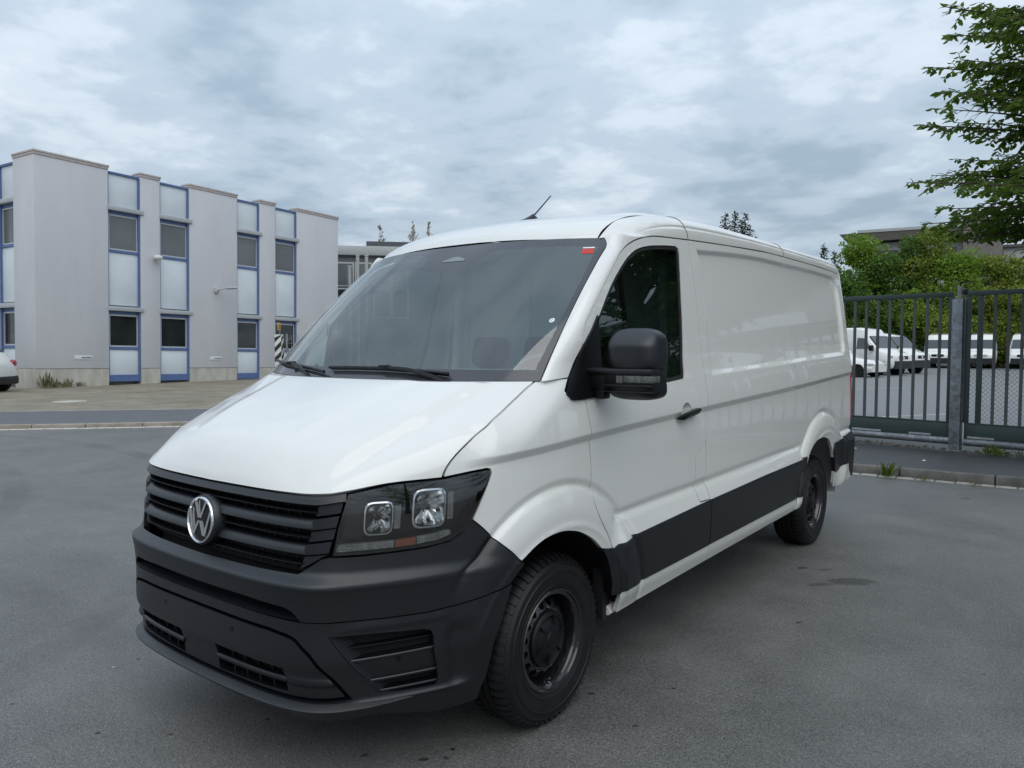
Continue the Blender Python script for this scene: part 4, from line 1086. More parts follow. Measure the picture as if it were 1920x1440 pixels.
# =================================================================== GROUND
def quadmesh(V, F):
    V = np.asarray(V, np.float32); F = np.asarray(F, np.int32); me = bpy.data.meshes.new('m')
    k = F.shape[1]
    me.vertices.add(len(V)); me.vertices.foreach_set('co', V.ravel())
    me.loops.add(F.size); me.loops.foreach_set('vertex_index', F.ravel())
    me.polygons.add(len(F)); me.polygons.foreach_set('loop_start', np.arange(0, F.size, k, dtype=np.int32)); me.polygons.foreach_set('loop_total', np.full(len(F), k, np.int32))
    me.update(calc_edges=True); me.validate(); return me
def asphalt(name, lo, hi, spots=(), rough=.54, speck=.5, tint=(1, 1, 1.02), big=.35):
    t = NT(name)
    f1 = t.noise(140, 2, .6); f2 = t.noise(52, 3, .65); f3 = t.noise(.55, 5, .55, .6); f4 = t.noise(2.6, 5, .6, .4); f5 = t.noise(11, 4, .6)
    def mth(op, a, b):
        n = t.n('ShaderNodeMath', operation=op)
        for i, v in enumerate((a, b)):
            if isinstance(v, (int, float)): n.inputs[i].default_value = v
            else: t.l(v, n.inputs[i])
        return n.outputs[0]
    s_ = mth('ADD', mth('ADD', mth('MULTIPLY', f1, .62), mth('MULTIPLY', f2, .30)), mth('ADD', mth('MULTIPLY', f3, big*.6), mth('ADD', mth('MULTIPLY', f4, .16), mth('MULTIPLY', f5, .07))))
    tot = .62+.30+big*.6+.16+.07
    c = t.ramp(s_, [(.40*tot, lo), (.50*tot, tuple((a+b)/2 for a, b in zip(lo, hi))), (.61*tot, hi)])
    # light aggregate chips
    v = t.n('ShaderNodeTexVoronoi'); v.inputs['Scale'].default_value = 150; t.l(t.co(), v.inputs['Vector'])
    sp = t.n('ShaderNodeSeparateColor'); t.l(v.outputs['Color'], sp.inputs[0])
    chip = mth('MULTIPLY', mth('GREATER_THAN', sp.outputs[0], .90), mth('LESS_THAN', v.outputs['Distance'], .33))
    c = t.mix(mth('MULTIPLY', chip, speck), c, tuple(min(1, h*2.3) for h in hi))
    # stains with their own outline
    if spots:
        sx = t.n('ShaderNodeSeparateXYZ'); t.l(t.co(), sx.inputs[0]); w1 = t.noise(9, 4, .6); w2 = t.noise(31, 3, .6)
        tot_ = None
        for (x, y, rx, ry, ang, st) in spots:
            ca, sa = math.cos(ang), math.sin(ang)
            dx, dy = mth('SUBTRACT', sx.outputs[0], x), mth('SUBTRACT', sx.outputs[1], y)
            u = mth('DIVIDE', mth('ADD', mth('MULTIPLY', dx, ca), mth('MULTIPLY', dy, sa)), rx)
            v_ = mth('DIVIDE', mth('SUBTRACT', mth('MULTIPLY', dy, ca), mth('MULTIPLY', dx, sa)), ry)
            r_ = mth('SQRT', mth('ADD', mth('MULTIPLY', u, u), mth('MULTIPLY', v_, v_)), 0)
            r_ = mth('ADD', r_, mth('ADD', mth('MULTIPLY', mth('SUBTRACT', w1, .5), .9), mth('MULTIPLY', mth('SUBTRACT', w2, .5), .7)))
            n = t.n('ShaderNodeMapRange', interpolation_type='SMOOTHSTEP'); t.l(r_, n.inputs['Value'])
            n.inputs['From Min'].default_value = .75; n.inputs['From Max'].default_value = 1.12; n.inputs['To Min'].default_value = st; n.inputs['To Max'].default_value = 0
            tot_ = n.outputs[0] if tot_ is None else mth('MAXIMUM', tot_, n.outputs[0])
        c = t.mix(tot_, c, tuple(a*.30 for a in lo))
    if spots:
        for (x, y, r0, wd, st) in ARCS:
            dx, dy = mth('SUBTRACT', sx.outputs[0], x), mth('SUBTRACT', sx.outputs[1], y)
            rr_ = mth('SQRT', mth('ADD', mth('MULTIPLY', dx, dx), mth('MULTIPLY', dy, dy)), 0)
            dd = mth('ABSOLUTE', mth('SUBTRACT', rr_, r0), 0)
            n = t.n('ShaderNodeMapRange', interpolation_type='SMOOTHSTEP'); t.l(dd, n.inputs['Value']); n.inputs['From Min'].default_value = wd*.5; n.inputs['From Max'].default_value = wd; n.inputs['To Min'].default_value = abs(st); n.inputs['To Max'].default_value = 0
            am = mth('MULTIPLY', n.outputs[0], t.ramp(t.noise(1.3, 3, .6), [(.40, (0,0,0)), (.62, (1,1,1))]))
            c = t.mix(am, c, tuple(a*.8 for a in lo) if st > 0 else tuple(min(1, a*1.1) for a in hi))
        # small dark crumbs and pale bits
        v2 = t.n('ShaderNodeTexVoronoi'); v2.inputs['Scale'].default_value = 9; t.l(t.co(), v2.inputs['Vector'])
        s2 = t.n('ShaderNodeSeparateColor'); t.l(v2.outputs['Color'], s2.inputs[0])
        c = t.mix(mth('MULTIPLY', mth('GREATER_THAN', s2.outputs[0], .955), mth('LESS_THAN', v2.outputs['Distance'], .10)), c, tuple(a*.4 for a in lo))
        c = t.mix(mth('MULTIPLY', mth('GREATER_THAN', s2.outputs[1], .975), mth('LESS_THAN', v2.outputs['Distance'], .07)), c, (.40,.39,.35))
    t.l(c, t.b.inputs['Base Color'])
    rr = t.n('ShaderNodeMapRange'); t.l(f4, rr.inputs['Value']); rr.inputs['To Min'].default_value = rough-.13; rr.inputs['To Max'].default_value = rough+.10; t.l(rr.outputs[0], t.b.inputs['Roughness'])
    h = mth('ADD', mth('MULTIPLY', f1, .5), mth('ADD', mth('MULTIPLY', f2, .9), mth('MULTIPLY', v.outputs['Distance'], .5)))
    t.bump(h, .004, .75); MATS[name] = t.m; return t.m
ARCS = [(-9.5,-7.5,8.6,.16,.35),(-9.5,-7.5,10.3,.17,.35),(-2.5,-12.,11.3,.15,.30),(-2.5,-12.,13.0,.15,.30),(9.,-9.,10.4,.16,.28),(9.,-9.,12.1,.16,.28),(6.,14.,10.2,.2,-.20)]
SPOT_XY = [(-0.2, -1.05, 0.015), (-1.05, -0.77, 0.015), (-0.74, -0.66, 0.01), (0.54, -0.67, 0.018), (0.74, -0.55, 0.022), (0.8, -0.49, 0.014), (0.7, 0.35, 0.022), (0.78, 0.36, 0.014), (0.85, 0.37, 0.018), (0.95, 0.31, 0.02), (1.25, 0.17, 0.014), (0.84, 1.75, 0.014), (1.04, 1.89, 0.012), (1.41, 1.79, 0.022), (1.09, 2.89, 0.04), (2.33, 1.64, 0.012), (1.65, 6.44, 0.05)]
SPOTS = [(1.45,2.78,.17,.085,R(38),.62),(1.30,2.58,.09,.035,R(50),.5),(1.24,2.95,.05,.02,R(40),.45)]
for x, y, r_ in SPOT_XY: SPOTS.append((x, y, r_, r_*.55, R(40+25*math.sin(x*37)), .8))
ASPH = asphalt('asphalt_lot', (.046,.046,.0445), (.205,.203,.195), SPOTS)
ASPH2 = asphalt('asphalt_path', (.075,.078,.086), (.115,.118,.128), speck=.25)
ASPH3 = asphalt('asphalt_walk', (.030,.030,.031), (.060,.060,.060), speck=.3)
YARD = asphalt('asphalt_yard', (.135,.137,.138), (.21,.212,.212), speck=.2)
def sheet(name, pts, z, m, th=None, **k):
    mb = MB(); n = len(pts)
    if th: mb.prism(pts, lambda a, b: (a, b, z-th), lambda a, b: (a, b, z))
    else: mb.add([(a, b, z) for a, b in pts], [tuple(range(n))])
    return mb.obj(name, m, None, smooth=None, fixn=bool(th), kind='structure', **k)
sheet('ground', [(-900,-900),(900,-900),(900,900),(-900,900)], 0, ASPH)
# ---- right kerb, gutter, pavement strip before the gate ---------------------------
kd = Vector((1, .045, 0)).normalized(); kn = Vector((-kd.y, kd.x, 0)); K0 = Vector((0, 7.28, 0))
def kp(s, n, z=0.): q = K0+kd*s+kn*n; return (q.x, q.y, z)
sheet('pavement', [kp(-9,.27)[:2], kp(30,.27)[:2], (40, 9.2), (-9, 11.3)], .098, ASPH3, th=.3)
KERB = mat('kerb_concrete', (.135,.132,.122), .85, var=.35, vscale=5, bump=.004, bscale=60)
GUTT = mat('gutter_stone', (.36,.345,.31), .85, var=.3, vscale=9, bump=.004, bscale=60)
COBB = mat('granite_sett', (.30,.29,.27), .85, var=.3, vscale=14, bump=.004, bscale=80)
def kerb_run(nm, fn, s0, s1, step, n0, n1, z0, z1, m, bev=.012, seed=1, label=None):
    rg = random.Random(seed)
    root = bpy.data.objects.new(nm, None); COL.objects.link(root); root['kind'] = 'structure'
    s = s0
    base = None
    while s < s1:
        ln = step*(1+rg.uniform(-.06, .06)); g_ = .006
        mb = MB(); bm_l, bm_h = (s+g_, n0, z0), (s+ln-g_, n1+rg.uniform(-.004, .004), z1+rg.uniform(-.004, .003))
        mb.box(bm_l, bm_h, lambda v: fn(v[0], v[1], v[2]), bev=bev); mb.obj(nm+'_stone', m, root, smooth=30)
        s += ln
    return root
kerb_run('kerb', kp, -7, 6, 1.0, .14, .268, -.05, .102, KERB, seed=3)
kerb_run('gutter', kp, -5, 5, .20, .0, .125, -.05, .010, GUTT, bev=.012, seed=4)
# ---- left kerb, footpath, paved forecourt -------------------------------------------
ld = Vector((.664, .748, 0)); ln_ = Vector((-.748, .664, 0)); L0 = Vector((-12.45, 3.83, 0))
def lp(s, n, z=0.): q = L0+ld*s+ln_*n; return (q.x, q.y, z)
sheet('footpath', [lp(-60,.30)[:2], lp(8.5,.30)[:2], lp(8.5,3.40)[:2], lp(-60,3.40)[:2]], .075, ASPH2, th=.3)
t = NT('block_paving'); br = t.n('ShaderNodeTexBrick'); br.inputs['Scale'].default_value = 1.0; br.inputs['Brick Width'].default_value = .20; br.inputs['Row Height'].default_value = .10; br.inputs['Mortar Size'].default_value = .006
br.inputs['Color1'].default_value = (.235,.200,.155,1); br.inputs['Color2'].default_value = (.32,.275,.215,1); br.inputs['Mortar'].default_value = (.075,.072,.055,1)
mp = t.n('ShaderNodeMapping'); mp.inputs['Rotation'].default_value = (0,0,R(-48)); t.l(t.co(), mp.inputs[0]); t.l(mp.outputs[0], br.inputs['Vector'])
fm = t.noise(.8, 5, .6); c = t.mix(t.ramp(fm, [(.40,(0,0,0)),(.68,(.75,.75,.75))]), br.outputs['Color'], (.115,.115,.062)); c = t.mix(t.ramp(t.noise(.35,4,.6,.5), [(.45,(0,0,0)),(.7,(.5,.5,.5))]), c, (.24,.20,.17)); t.l(c, t.b.inputs['Base Color']); t.b.inputs['Roughness'].default_value = .85
t.bump(br.outputs['Fac'], .004, .6); PAVE = t.m
sheet('forecourt', [lp(-60,3.55)[:2], lp(8.5,3.55)[:2], lp(18,40)[:2], lp(-60,40)[:2]], .080, PAVE, th=.3)
kerb_run('kerb', lp, -9, 6, 1.0, .16, .298, -.05, .082, mat('kerb_beige', (.30,.265,.22), .85, var=.25, vscale=4, bump=.003, bscale=60), seed=8)
kerb_run('gutter', lp, -9, 6, .30, .0, .145, -.05, .014, mat('gutter_light', (.47,.45,.41), .85, var=.25, vscale=9, bump=.003, bscale=60), bev=.014, seed=9)
kerb_run('path_edging', lp, -9, 9, 1.0, 3.41, 3.545, -.05, .086, mat('edging_concrete', (.29,.275,.25), .85, var=.2, vscale=4), bev=.006, seed=10)
mh = thing('manhole_cover', 'round pale concrete manhole cover set in the paved forecourt', 'manhole', (-19.2, 6.17, .08))
mb = MB(); mb.lathe([(.42,0.),(.42,.006),(.36,.008),(.355,.003),(.34,.003),(.335,.010),(.001,.011)], 36, lambda v: (v[1], v[2], v[0])); mb.obj('cover', mat('manhole_concrete', (.42,.40,.36), .8, var=.2), mh)
# ---- yard beyond the gate ------------------------------------------------------------
sheet('yard', [(-11, 11.4), (40, 9.6), (90, 120), (-32, 120)], .012, YARD)
LINE = mat('line_paint', (.48,.48,.46), .7, var=.35, vscale=40)
mb = MB(); 
for (a, b) in (((-1.9,14.2),(.15,17.6)), ((-6.2,24.),(-3.1,29.))):
    a, b = Vector((*a, .016)), Vector((*b, .016)); w = (b-a).normalized().cross(Vector((0,0,1)))*.05
    mb.add([a-w, a+w, b+w, b-w], [(0,1,2,3)])
mb.obj('yard_line', LINE, None, smooth=None, fixn=False, kind='structure')

# =================================================================== GATE
gd = Vector((.98677, -.16211, 0)); gn = Vector((.16211, .98677, 0)); G0 = Vector((-.34, 9.99, 0))
def gp(s, n, z): q = G0+gd*s+gn*n; return (q.x, q.y, z)
GREEN = mat('gate_green_paint', (.040,.062,.058), .5, var=.12, vscale=3, bump=.0006, bscale=200)
GRAYBAR = mat('gate_bar_paint', (.085,.095,.095), .5, var=.15, vscale=3)
t = NT('galvanised'); v = t.n('ShaderNodeTexVoronoi'); v.inputs['Scale'].default_value = 22; t.l(t.co(), v.inputs['Vector'])
c = t.mix(t.ramp(t.noise(5,5,.6), [(.3,(0,0,0)),(.7,(1,1,1))]), (.19,.205,.225), (.29,.305,.32)); spv = t.n('ShaderNodeSeparateColor'); t.l(v.outputs['Color'], spv.inputs[0])
c = t.mix(.25, c, spv.outputs[0], 'OVERLAY'); t.l(c, t.b.inputs['Base Color']); setp(t.b, Roughness=.5, Metallic=.55); GALV = t.m
def gbox(mb, s0, s1, n0, n1, z0, z1, bev=0.): return mb.box((s0, n0, z0), (s1, n1, z1), lambda v: gp(*v), bev=bev)
def gate_leaf(label, s0, s1, bars, thick=()):
    root = thing('metal_gate', label, 'gate', gp((s0+s1)/2, 0, .1))
    inv = Vector(root.location)
    def put(nm, m, *a, bev=.004, **k):
        mb = MB(); gbox(mb, *a, bev=bev); mb.v = [tuple(Vector(q)-inv) for q in mb.v]; return mb.obj(nm, m, root, **k)
    put('top_rail', GREEN, s0, s1, -.03, .03, 2.272, 2.338)
    put('kick_board', GREEN, s0, s1, -.022, .022, .282, .482)
    mb = MB(); mb.tube([gp(s0, 0, .226), gp(s1, 0, .226)], .054, 12); mb.v = [tuple(Vector(q)-inv) for q in mb.v]; mb.obj('bottom_tube', GALV, root, smooth=40)
    put('lower_rail', GREEN, s0, s1, -.03, .03, .484, .500)
    for s in bars: put('gate_bar', GRAYBAR, s-.017, s+.017, -.017, .017, .50, 2.272, bev=0)
    for s in thick: put('gate_upright', GREEN, s-.032, s+.032, -.025, .025, .50, 2.272, bev=.004)
    return root, put, inv
bars = [.020+.1725*k for k in range(8)]+[.020-.1725*k for k in range(1, 18)]
g1, put1, inv1 = gate_leaf('grey green bar gate with wide kick board, left of the galvanised post', -3.2, 1.392, sorted(bars), thick=(-1.4, 1.375))
g2, put2, inv2 = gate_leaf('bar gate leaf with wire mesh behind its bars, right of the galvanised post', 1.575, 5.2, [1.913,2.075,2.238]+[2.238+.1725*k for k in range(1, 17)], thick=(1.590, 1.740))
mb = MB(); c_ = .062
for k in range(-14, 62):
    for sg in (1, -1):
        a0 = 1.60+k*c_
        # wires run at 45 degrees between z .50 and 1.25
        q0, q1 = (a0, .50), (a0+sg*.75, 1.25)
        lo_, hi_ = 1.60, 5.15
        def clip(q, r_):
            (x0, z0), (x1, z1) = q, r_
            t0, t1 = 0., 1.
            dx = x1-x0
            if dx > 0: t0, t1 = max(t0, (lo_-x0)/dx), min(t1, (hi_-x0)/dx)
            else: t0, t1 = max(t0, (hi_-x0)/dx), min(t1, (lo_-x0)/dx)
            return (t0, t1)
        t0, t1 = clip(q0, q1)
        if t1-t0 < .02: continue
        A = gp(q0[0]+(q1[0]-q0[0])*t0, .030+.003*sg, .50+.75*t0); B_ = gp(q0[0]+(q1[0]-q0[0])*t1, .030+.003*sg, .50+.75*t1)
        mb.tube([Vector(A)-inv2, Vector(B_)-inv2], .0022, 3, cap=False)
mb.tube([Vector(gp(1.60,.03,1.252))-inv2, Vector(gp(5.15,.03,1.252))-inv2], .003, 4)
mb.obj('wire_mesh', GALV, g2, fixn=False, kind='stuff')
# worn patches where the paint has come off
for g_, put_, ss in ((g1, put1, ((.02,.45),(.85,1.15))), (g2, put2, ((1.62,1.95),))):
    for a, b in ss: put_('bare_patch', mat('worn_zinc', (.33,.35,.36), .6, var=.3, vscale=12) if 'worn_zinc' not in MATS else MATS['worn_zinc'], a, b, -.0235, -.0215, .284, .312, bev=0)
gpst = thing('gate_post', 'square galvanised steel gate post between the two gate leaves', 'post', gp(1.475, 0, .098))
iv = Vector(gpst.location)
def pput(nm, m, *a, bev=.008):
    mb = MB(); gbox(mb, *a, bev=bev); mb.v = [tuple(Vector(q)-iv) for q in mb.v]; mb.obj(nm, m, gpst)
pput('post', GALV, 1.405, 1.545, -.10, .04, .07, 2.232); pput('catch_bracket', GALV, 1.455, 1.510, -.04, .0, 2.18, 2.41, bev=.004)
pput('guide_roller', RUBBER, 1.515, 1.575, -.03, .05, 2.285, 2.375, bev=.02); pput('base_plate', GALV, 1.39, 1.56, -.115, .055, .07, .106, bev=.003)
gp2 = thing('gate_post', 'galvanised end post carrying the mesh gate leaf at its far end', 'post', gp(5.28, 0, .098)); iv = Vector(gp2.location)
mb = MB(); gbox(mb, 5.21, 5.35, -.07, .07, .07, 2.4, bev=.008); mb.v = [tuple(Vector(q)-iv) for q in mb.v]; mb.obj('post', GALV, gp2)

# =================================================================== OFFICE BUILDING (left)
d1 = Vector((-.1034, .9945, -.0186)); nn = Vector((.995, .103, 0)); d3 = Vector((-.0019, .0185, .9998)); 
bld = thing('office_building', 'two storey grey rendered office block with tall blue framed window bays', 'building', (-26.78, 8.11, 0))
bld.matrix_world = Matrix(((nn.x, d1.x, d3.x, -26.78), (nn.y, d1.y, d3.y, 8.11), (nn.z, d1.z, d3.z, 0), (0,0,0,1)))
t = NT('render_plaster'); f = t.noise(.9, 6, .6, stretch=(1,1,.35)); f2 = t.noise(9, 4, .6, stretch=(1,1,.25)); c = t.ramp(f, [(.3,(.545,.55,.575)),(.7,(.60,.605,.63))]); c = t.mix(t.ramp(f2, [(.55,(0,0,0)),(.8,(.35,.35,.35))]), c, (.51,.51,.53)); t.l(c, t.b.inputs['Base Color']); t.b.inputs['Roughness'].default_value = .9; t.bump(t.noise(140,3,.6), .003, .5); PLAS = t.m
t = NT('plinth_render'); f = t.noise(3.5, 6, .65, stretch=(1,1,.3)); c = t.ramp(f, [(.3,(.40,.38,.33)),(.7,(.58,.56,.50))]); t.l(c, t.b.inputs['Base Color']); t.b.inputs['Roughness'].default_value = .9; PLIN = t.m
COPE = mat('coping_stone', (.50,.445,.43), .7, var=.12)
PANL = mat('facade_panel_blue_grey', (.66,.72,.76), .45, var=.05, vscale=1.5)
BLUE = mat('blue_frame', (.095,.155,.33), .45, var=.1)
ALU = mat('window_alu', (.50,.52,.54), .4)
SHUT = mat('shutter_box', (.42,.44,.46), .5, var=.06)
def pane(nm, c0, c1, s, rough=.03):
    t = NT(nm); f = t.noise(s, 3, .5, .6); t.l(t.ramp(f, [(.35, c0), (.65, c1)]), t.b.inputs['Base Color']); setp(t.b, Roughness=rough, Specular_IOR_Level=.8); return t.m
PANE_UP = pane('pane_blind', (.105,.115,.12), (.135,.145,.15), .5); PANE_DN = pane('pane_dark', (.006,.008,.008), (.022,.026,.026), .8)
def bbox(nm, m, lo, hi, par=bld, bev=0., smooth=30): mb = MB(); mb.box(lo, hi, bev=bev); return mb.obj(nm, m, par, smooth=smooth)
HTOP = 8.26
piers = [(0,2.63),(3.93,4.75),(6.08,8.44),(9.68,10.57),(11.88,14.60)]
for k, (a, b) in enumerate(piers):
    bbox('pier', PLAS, (-1.45 if k == 0 else -.5, a, .78), (0, b, HTOP), bev=.01)
    bbox('plinth', PLIN, (-1.43 if k == 0 else -.5, a+.0, -.6), (-.02, b, .772))
    bbox('coping', COPE, (-1.47 if k == 0 else -.52, a-.02, HTOP+.002), (.025, b+.02, HTOP+.09), bev=.01); bbox('coping_top', COPE, (-1.49 if k == 0 else -.54, a-.04, HTOP+.092), (.045, b+.04, HTOP+.165), bev=.01)
HS = [(.52,1.50,'p'),(1.60,2.84,'w'),(3.19,5.20,'p'),(5.30,6.64,'w'),(6.95,8.16,'p')]
def bay(a, b, T, up0=0):
    """recessed window bay between two piers; T maps (depth, along, height)"""
    def bx(nm, m, lo, hi, par=bld, bev=0.):
        mb = MB(); mb.box(lo, hi, lambda v: T(*v), bev=bev); return mb.obj(nm, m, par)
    D = -.15
    for s0, s1 in ((a, a+.045), (b-.075, b)): bx('blue_jamb', BLUE, (-.3, s0+.002, .27), (-.045, s1-.002, 8.22))
    bx('head_rail', BLUE, (-.3, a+.058, 8.162), (-.05, b-.058, 8.235)); bx('base_rail', BLUE, (-.3, a+.058, .27), (-.06, b-.058, .518))
    for z0, z1, kd_ in HS:
        if kd_ == 'p': bx('facade_panel', PANL, (-.3, a+.058, z0), (D+.04, b-.058, z1), bev=.006)
        else:
            w_ = bx('window', ALU, (-.26, a+.060, z0), (-.20, b-.060, z1))
            for lo, hi in (((-.198,a+.06,z0),(-.12,a+.115,z1)), ((-.198,b-.115,z0),(-.12,b-.06,z1)), ((-.198,a+.117,z0),(-.12,b-.117,z0+.055)), ((-.198,a+.117,z1-.055),(-.12,b-.117,z1))):
                bx('window_frame', ALU, lo, hi, w_)
            bx('window_pane', PANE_UP if z0 > 4 else PANE_DN, (-.198, a+.117, z0+.057), (-.150, b-.117, z1-.057), w_)
            bx('blue_rail', BLUE, (-.3, a+.058, z0-.098), (-.07, b-.058, z0-.003))
            bx('shutter_box', SHUT, (-.3, a-.02, z1+.135), (.055, b+.10, z1+.305), bev=.015); bx('shutter_slot', BLUE, (-.3, a+.058, z1+.003), (-.12, b-.058, z1+.132))
for a, b in ((2.63,3.93),(4.75,6.08),(8.44,9.68),(10.57,11.88)): bay(a, b, lambda d, s, h: (d, s, h))
bay(1.47, 2.80, lambda d, s, h: (-s, .10-d, h))
bbox('pier', PLAS, (-6.2, .02, .78), (-2.82, .5, HTOP)); bbox('plinth', PLIN, (-6.2, .04, -.6), (-2.82, .5, .772))
bbox('core_wall', PLAS, (-12., .45, -.5), (-.45, 14.58, 8.1))
# plant and notice seen in the ground floor windows, wall lamp, camera, number plates
def house_sign(nm, label, s, h, w):
    o = thing(nm, label, 'sign', bld.matrix_world @ Vector((.012, s, h))); o.rotation_euler = bld.matrix_world.to_euler()
    mb = MB(); mb.box((-.010, -w/2, -.075), (.006, w/2, .075), bev=.003); mb.obj('sign_plate', mat('sign_white', (.66,.68,.70), .4) if 'sign_white' not in MATS else MATS['sign_white'], o)
    mb = MB(); x = -w*.10
    rg = random.Random(int(s*10))
    while x < w*.40:
        wd = rg.uniform(.018, .05); mb.box((.0065, x, -.016-rg.uniform(0,.012)), (.0075, x+wd, .020+rg.uniform(0,.01))); x += wd+.010
    mb.obj('sign_print', mat('sign_ink', (.10,.11,.14), .6) if 'sign_ink' not in MATS else MATS['sign_ink'], o)
house_sign('wall_sign', 'small white name plate low on the wide corner pier of the office block', 1.66, 1.18, .66)
house_sign('wall_sign', 'small white name plate low on the middle pier of the office block', 7.32, 1.17, .60)
wl = thing('wall_lamp', 'pale street style lamp on a short arm on the middle pier', 'lamp', bld.matrix_world @ Vector((.0, 7.33, 4.12))); wl.rotation_euler = bld.matrix_world.to_euler()
LAMPG = mat('lamp_grey', (.50,.51,.50), .5)
mb = MB(); mb.box((0,-.09,-.11),(.12,.09,.11), bev=.01); mb.obj('lamp_bracket', LAMPG, wl); mb = MB(); mb.tube([(.10,0,0),(.45,.10,.05)], .035, 8); mb.obj('lamp_arm', LAMPG, wl)
mb = MB(); vs, fs = superbox((.75,.22,.075), .36, .13, .055, 3., 20, 10); mb.add(vs, fs); mb.obj('lamp_head', LAMPG, wl)
wc = thing('wall_light', 'small round floodlight on the narrow pier beside the first bay', 'light', bld.matrix_world @ Vector((.0, 4.53, 5.15))); wc.rotation_euler = bld.matrix_world.to_euler()
mb = MB(); mb.tube([(0,0,-.05),(.12,0,0)], .04, 8); mb.obj('light_bracket', LAMPG, wc); mb = MB(); vs, fs = superbox((.20,0,.02), .15, .17, .10, 2.6, 20, 10); mb.add(vs, fs); mb.obj('light_head', mat('lamp_white', (.7,.7,.68), .4), wc)
# =================================================================== SMALLER VEHICLES
WINDK = mat('far_glass', (.045,.055,.060), .06, spec=.8)
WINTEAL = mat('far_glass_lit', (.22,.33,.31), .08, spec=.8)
LAMPC = mat('far_lamp', (.42,.43,.44), .15)
RIMG = mat('far_rim', (.42,.43,.44), .35, .6)
def simple_wheel(par, x, y, r=.34, w=.22):
    o = bpy.data.objects.new('wheel', None); COL.objects.link(o); o.parent = par; o.location = (x, y, r)
    mb = MB(); mb.lathe([(r*.62,w/2-.02),(r*.70,w/2),(r*.92,w/2),(r,w/2-.03),(r,-w/2+.03),(r*.92,-w/2),(r*.6,-w/2)], 28); mb.obj('tyre', TYRE, o, smooth=30)
    s = 1 if x > 0 else -1
    mb = MB(); mb.lathe([(.001,s*(w/2-.045)),(r*.30,s*(w/2-.04)),(r*.34,s*(w/2-.06)),(r*.52,s*(w/2-.055)),(r*.62,s*(w/2-.015)),(r*.70,s*(w/2+.003)),(r*.71,s*(w/2-.01))], 24); mb.obj('rim', RIMG, o, smooth=30)
def loft(mb, secs, cap=True):
    n = len(secs[0]); mb.add([q for s_ in secs for q in s_], [(i*n+k, i*n+(k+1) % n, (i+1)*n+(k+1) % n, (i+1)*n+k) for i in range(len(secs)-1) for k in range(n)]+([tuple(range(n)), tuple(range((len(secs)-1)*n, len(secs)*n))] if cap else []))
def far_van(label, high=True, dark=True, grille=BLACKGL, group='white vans parked in the yard behind the gate'):
    """front towards -y, origin on the ground between the front wheels"""
    o = thing('white_van', label, 'van', group=group)
    HT = 2.62 if high else 2.35
    def sec(y, zb, zt, w, wt, zm=None):
        zm = zm if zm is not None else zb+(zt-zb)*.45; r_ = .10*(zt-zb)
        half = [(0,zb),(w*.92,zb),(w*.99,zb+.10),(w,zm),(w*.5+wt*.5,(zm+zt)/2),(wt,zt-r_),(wt*.93,zt-r_*.35),(wt*.78,zt),(0,zt+.01)]
        return [(x, y, z) for x, z in half]+[(-x, y, z) for x, z in reversed(half[1:-1])]
    S = [sec(-.98,.50,1.02,.80,.66),sec(-.90,.40,1.12,.93,.80),sec(-.62,.34,1.24,.99,.88),sec(-.10,.33,1.42,1.01,.93),sec(.10,.33,1.60,1.01,.92,1.2),sec(.62,.33,2.18,1.01,.86,1.25),sec(.85,.33,HT-.10,1.01,.83,1.25),sec(1.35,.33,HT,1.01,.82,1.25),sec(4.7,.33,HT,1.01,.82,1.25),sec(4.95,.36,HT-.06,.98,.80,1.25)]
    mb = MB(); loft(mb, S); mb.obj('body', PAINT, o, smooth=35)
    def quad(nm, m, pts, d=.012):
        a = [Vector(q) for q in pts]; nrm = (a[1]-a[0]).cross(a[-1]-a[0]).normalized(); mb = MB()
        mb.add([q+nrm*d for q in a]+[q-nrm*.01 for q in a], [tuple(range(len(a)))]+[(i, (i+1) % len(a), len(a)+(i+1) % len(a), len(a)+i) for i in range(len(a))]); return mb.obj(nm, m, o, smooth=None)
    quad('windscreen', WINDK, [(-.84,-.02,1.50),(.84,-.02,1.50),(.76,.58,2.12),(-.76,.58,2.12)], .05)
    for s in (1, -1):
        q = [(s*.995,.35,1.45),(s*.995,1.20,1.45),(s*.90,1.20,2.05),(s*.905,.68,2.02)]
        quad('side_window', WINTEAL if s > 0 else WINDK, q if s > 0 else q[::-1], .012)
        mb = MB(); mb.box((s*.62-.26 if s < 0 else .40,-.90,.86),(s*.62+.22 if s < 0 else .88,-.60,1.08), bev=.03); mb.obj('headlight', LAMPC, o)
        mb = MB(); mb.box((s*1.02-.02,.12,1.33),(s*1.20+.02,.30,1.64) if s > 0 else (s*1.02+.02,.30,1.64), bev=.03) if s > 0 else mb.box((-1.22,.12,1.33),(-1.0,.30,1.64), bev=.03); mb.obj('mirror', PLAST2, o)
        mb = MB(); mb.box((s*1.0-.02,.45,.45),(s*1.0+.025,3.2,.68), bev=.01); mb.obj('side_strip', PLAST, o)
        for yy in (0, 3.3): simple_wheel(o, s*.90, yy)
        for yy in (0, 3.3):
            mb = MB(); mb.tube([(s*.78, yy, .36), (s*1.015, yy, .36)], .43, 22); mb.obj('wheel_arch', DARKCAV, o)
    mb = MB(); mb.box((-.42,-.985,.86),(.42,-.86,1.06), bev=.02); mb.obj('grille', grille, o)
    mb = MB(); loft(mb, [[(x*.99, y-.02-.035*(1-abs(x)), z) for x, y, z in ((-.80,-.97,.36),(-.80,-.97,.78),(.80,-.97,.78),(.80,-.97,.36))], [(-1.0,-.50,.34),(-1.0,-.50,.80),(1.0,-.50,.80),(1.0,-.50,.34)]]); mb.obj('bumper', PLAST if dark else PAINT, o)
    mb = MB(); mb.lathe([(.001,-.002),(.075,0),(.07,.01)], 20, lambda v: (v[1], -.99-v[0], v[2]+.96)); mb.obj('emblem_disc', CHROME, o)
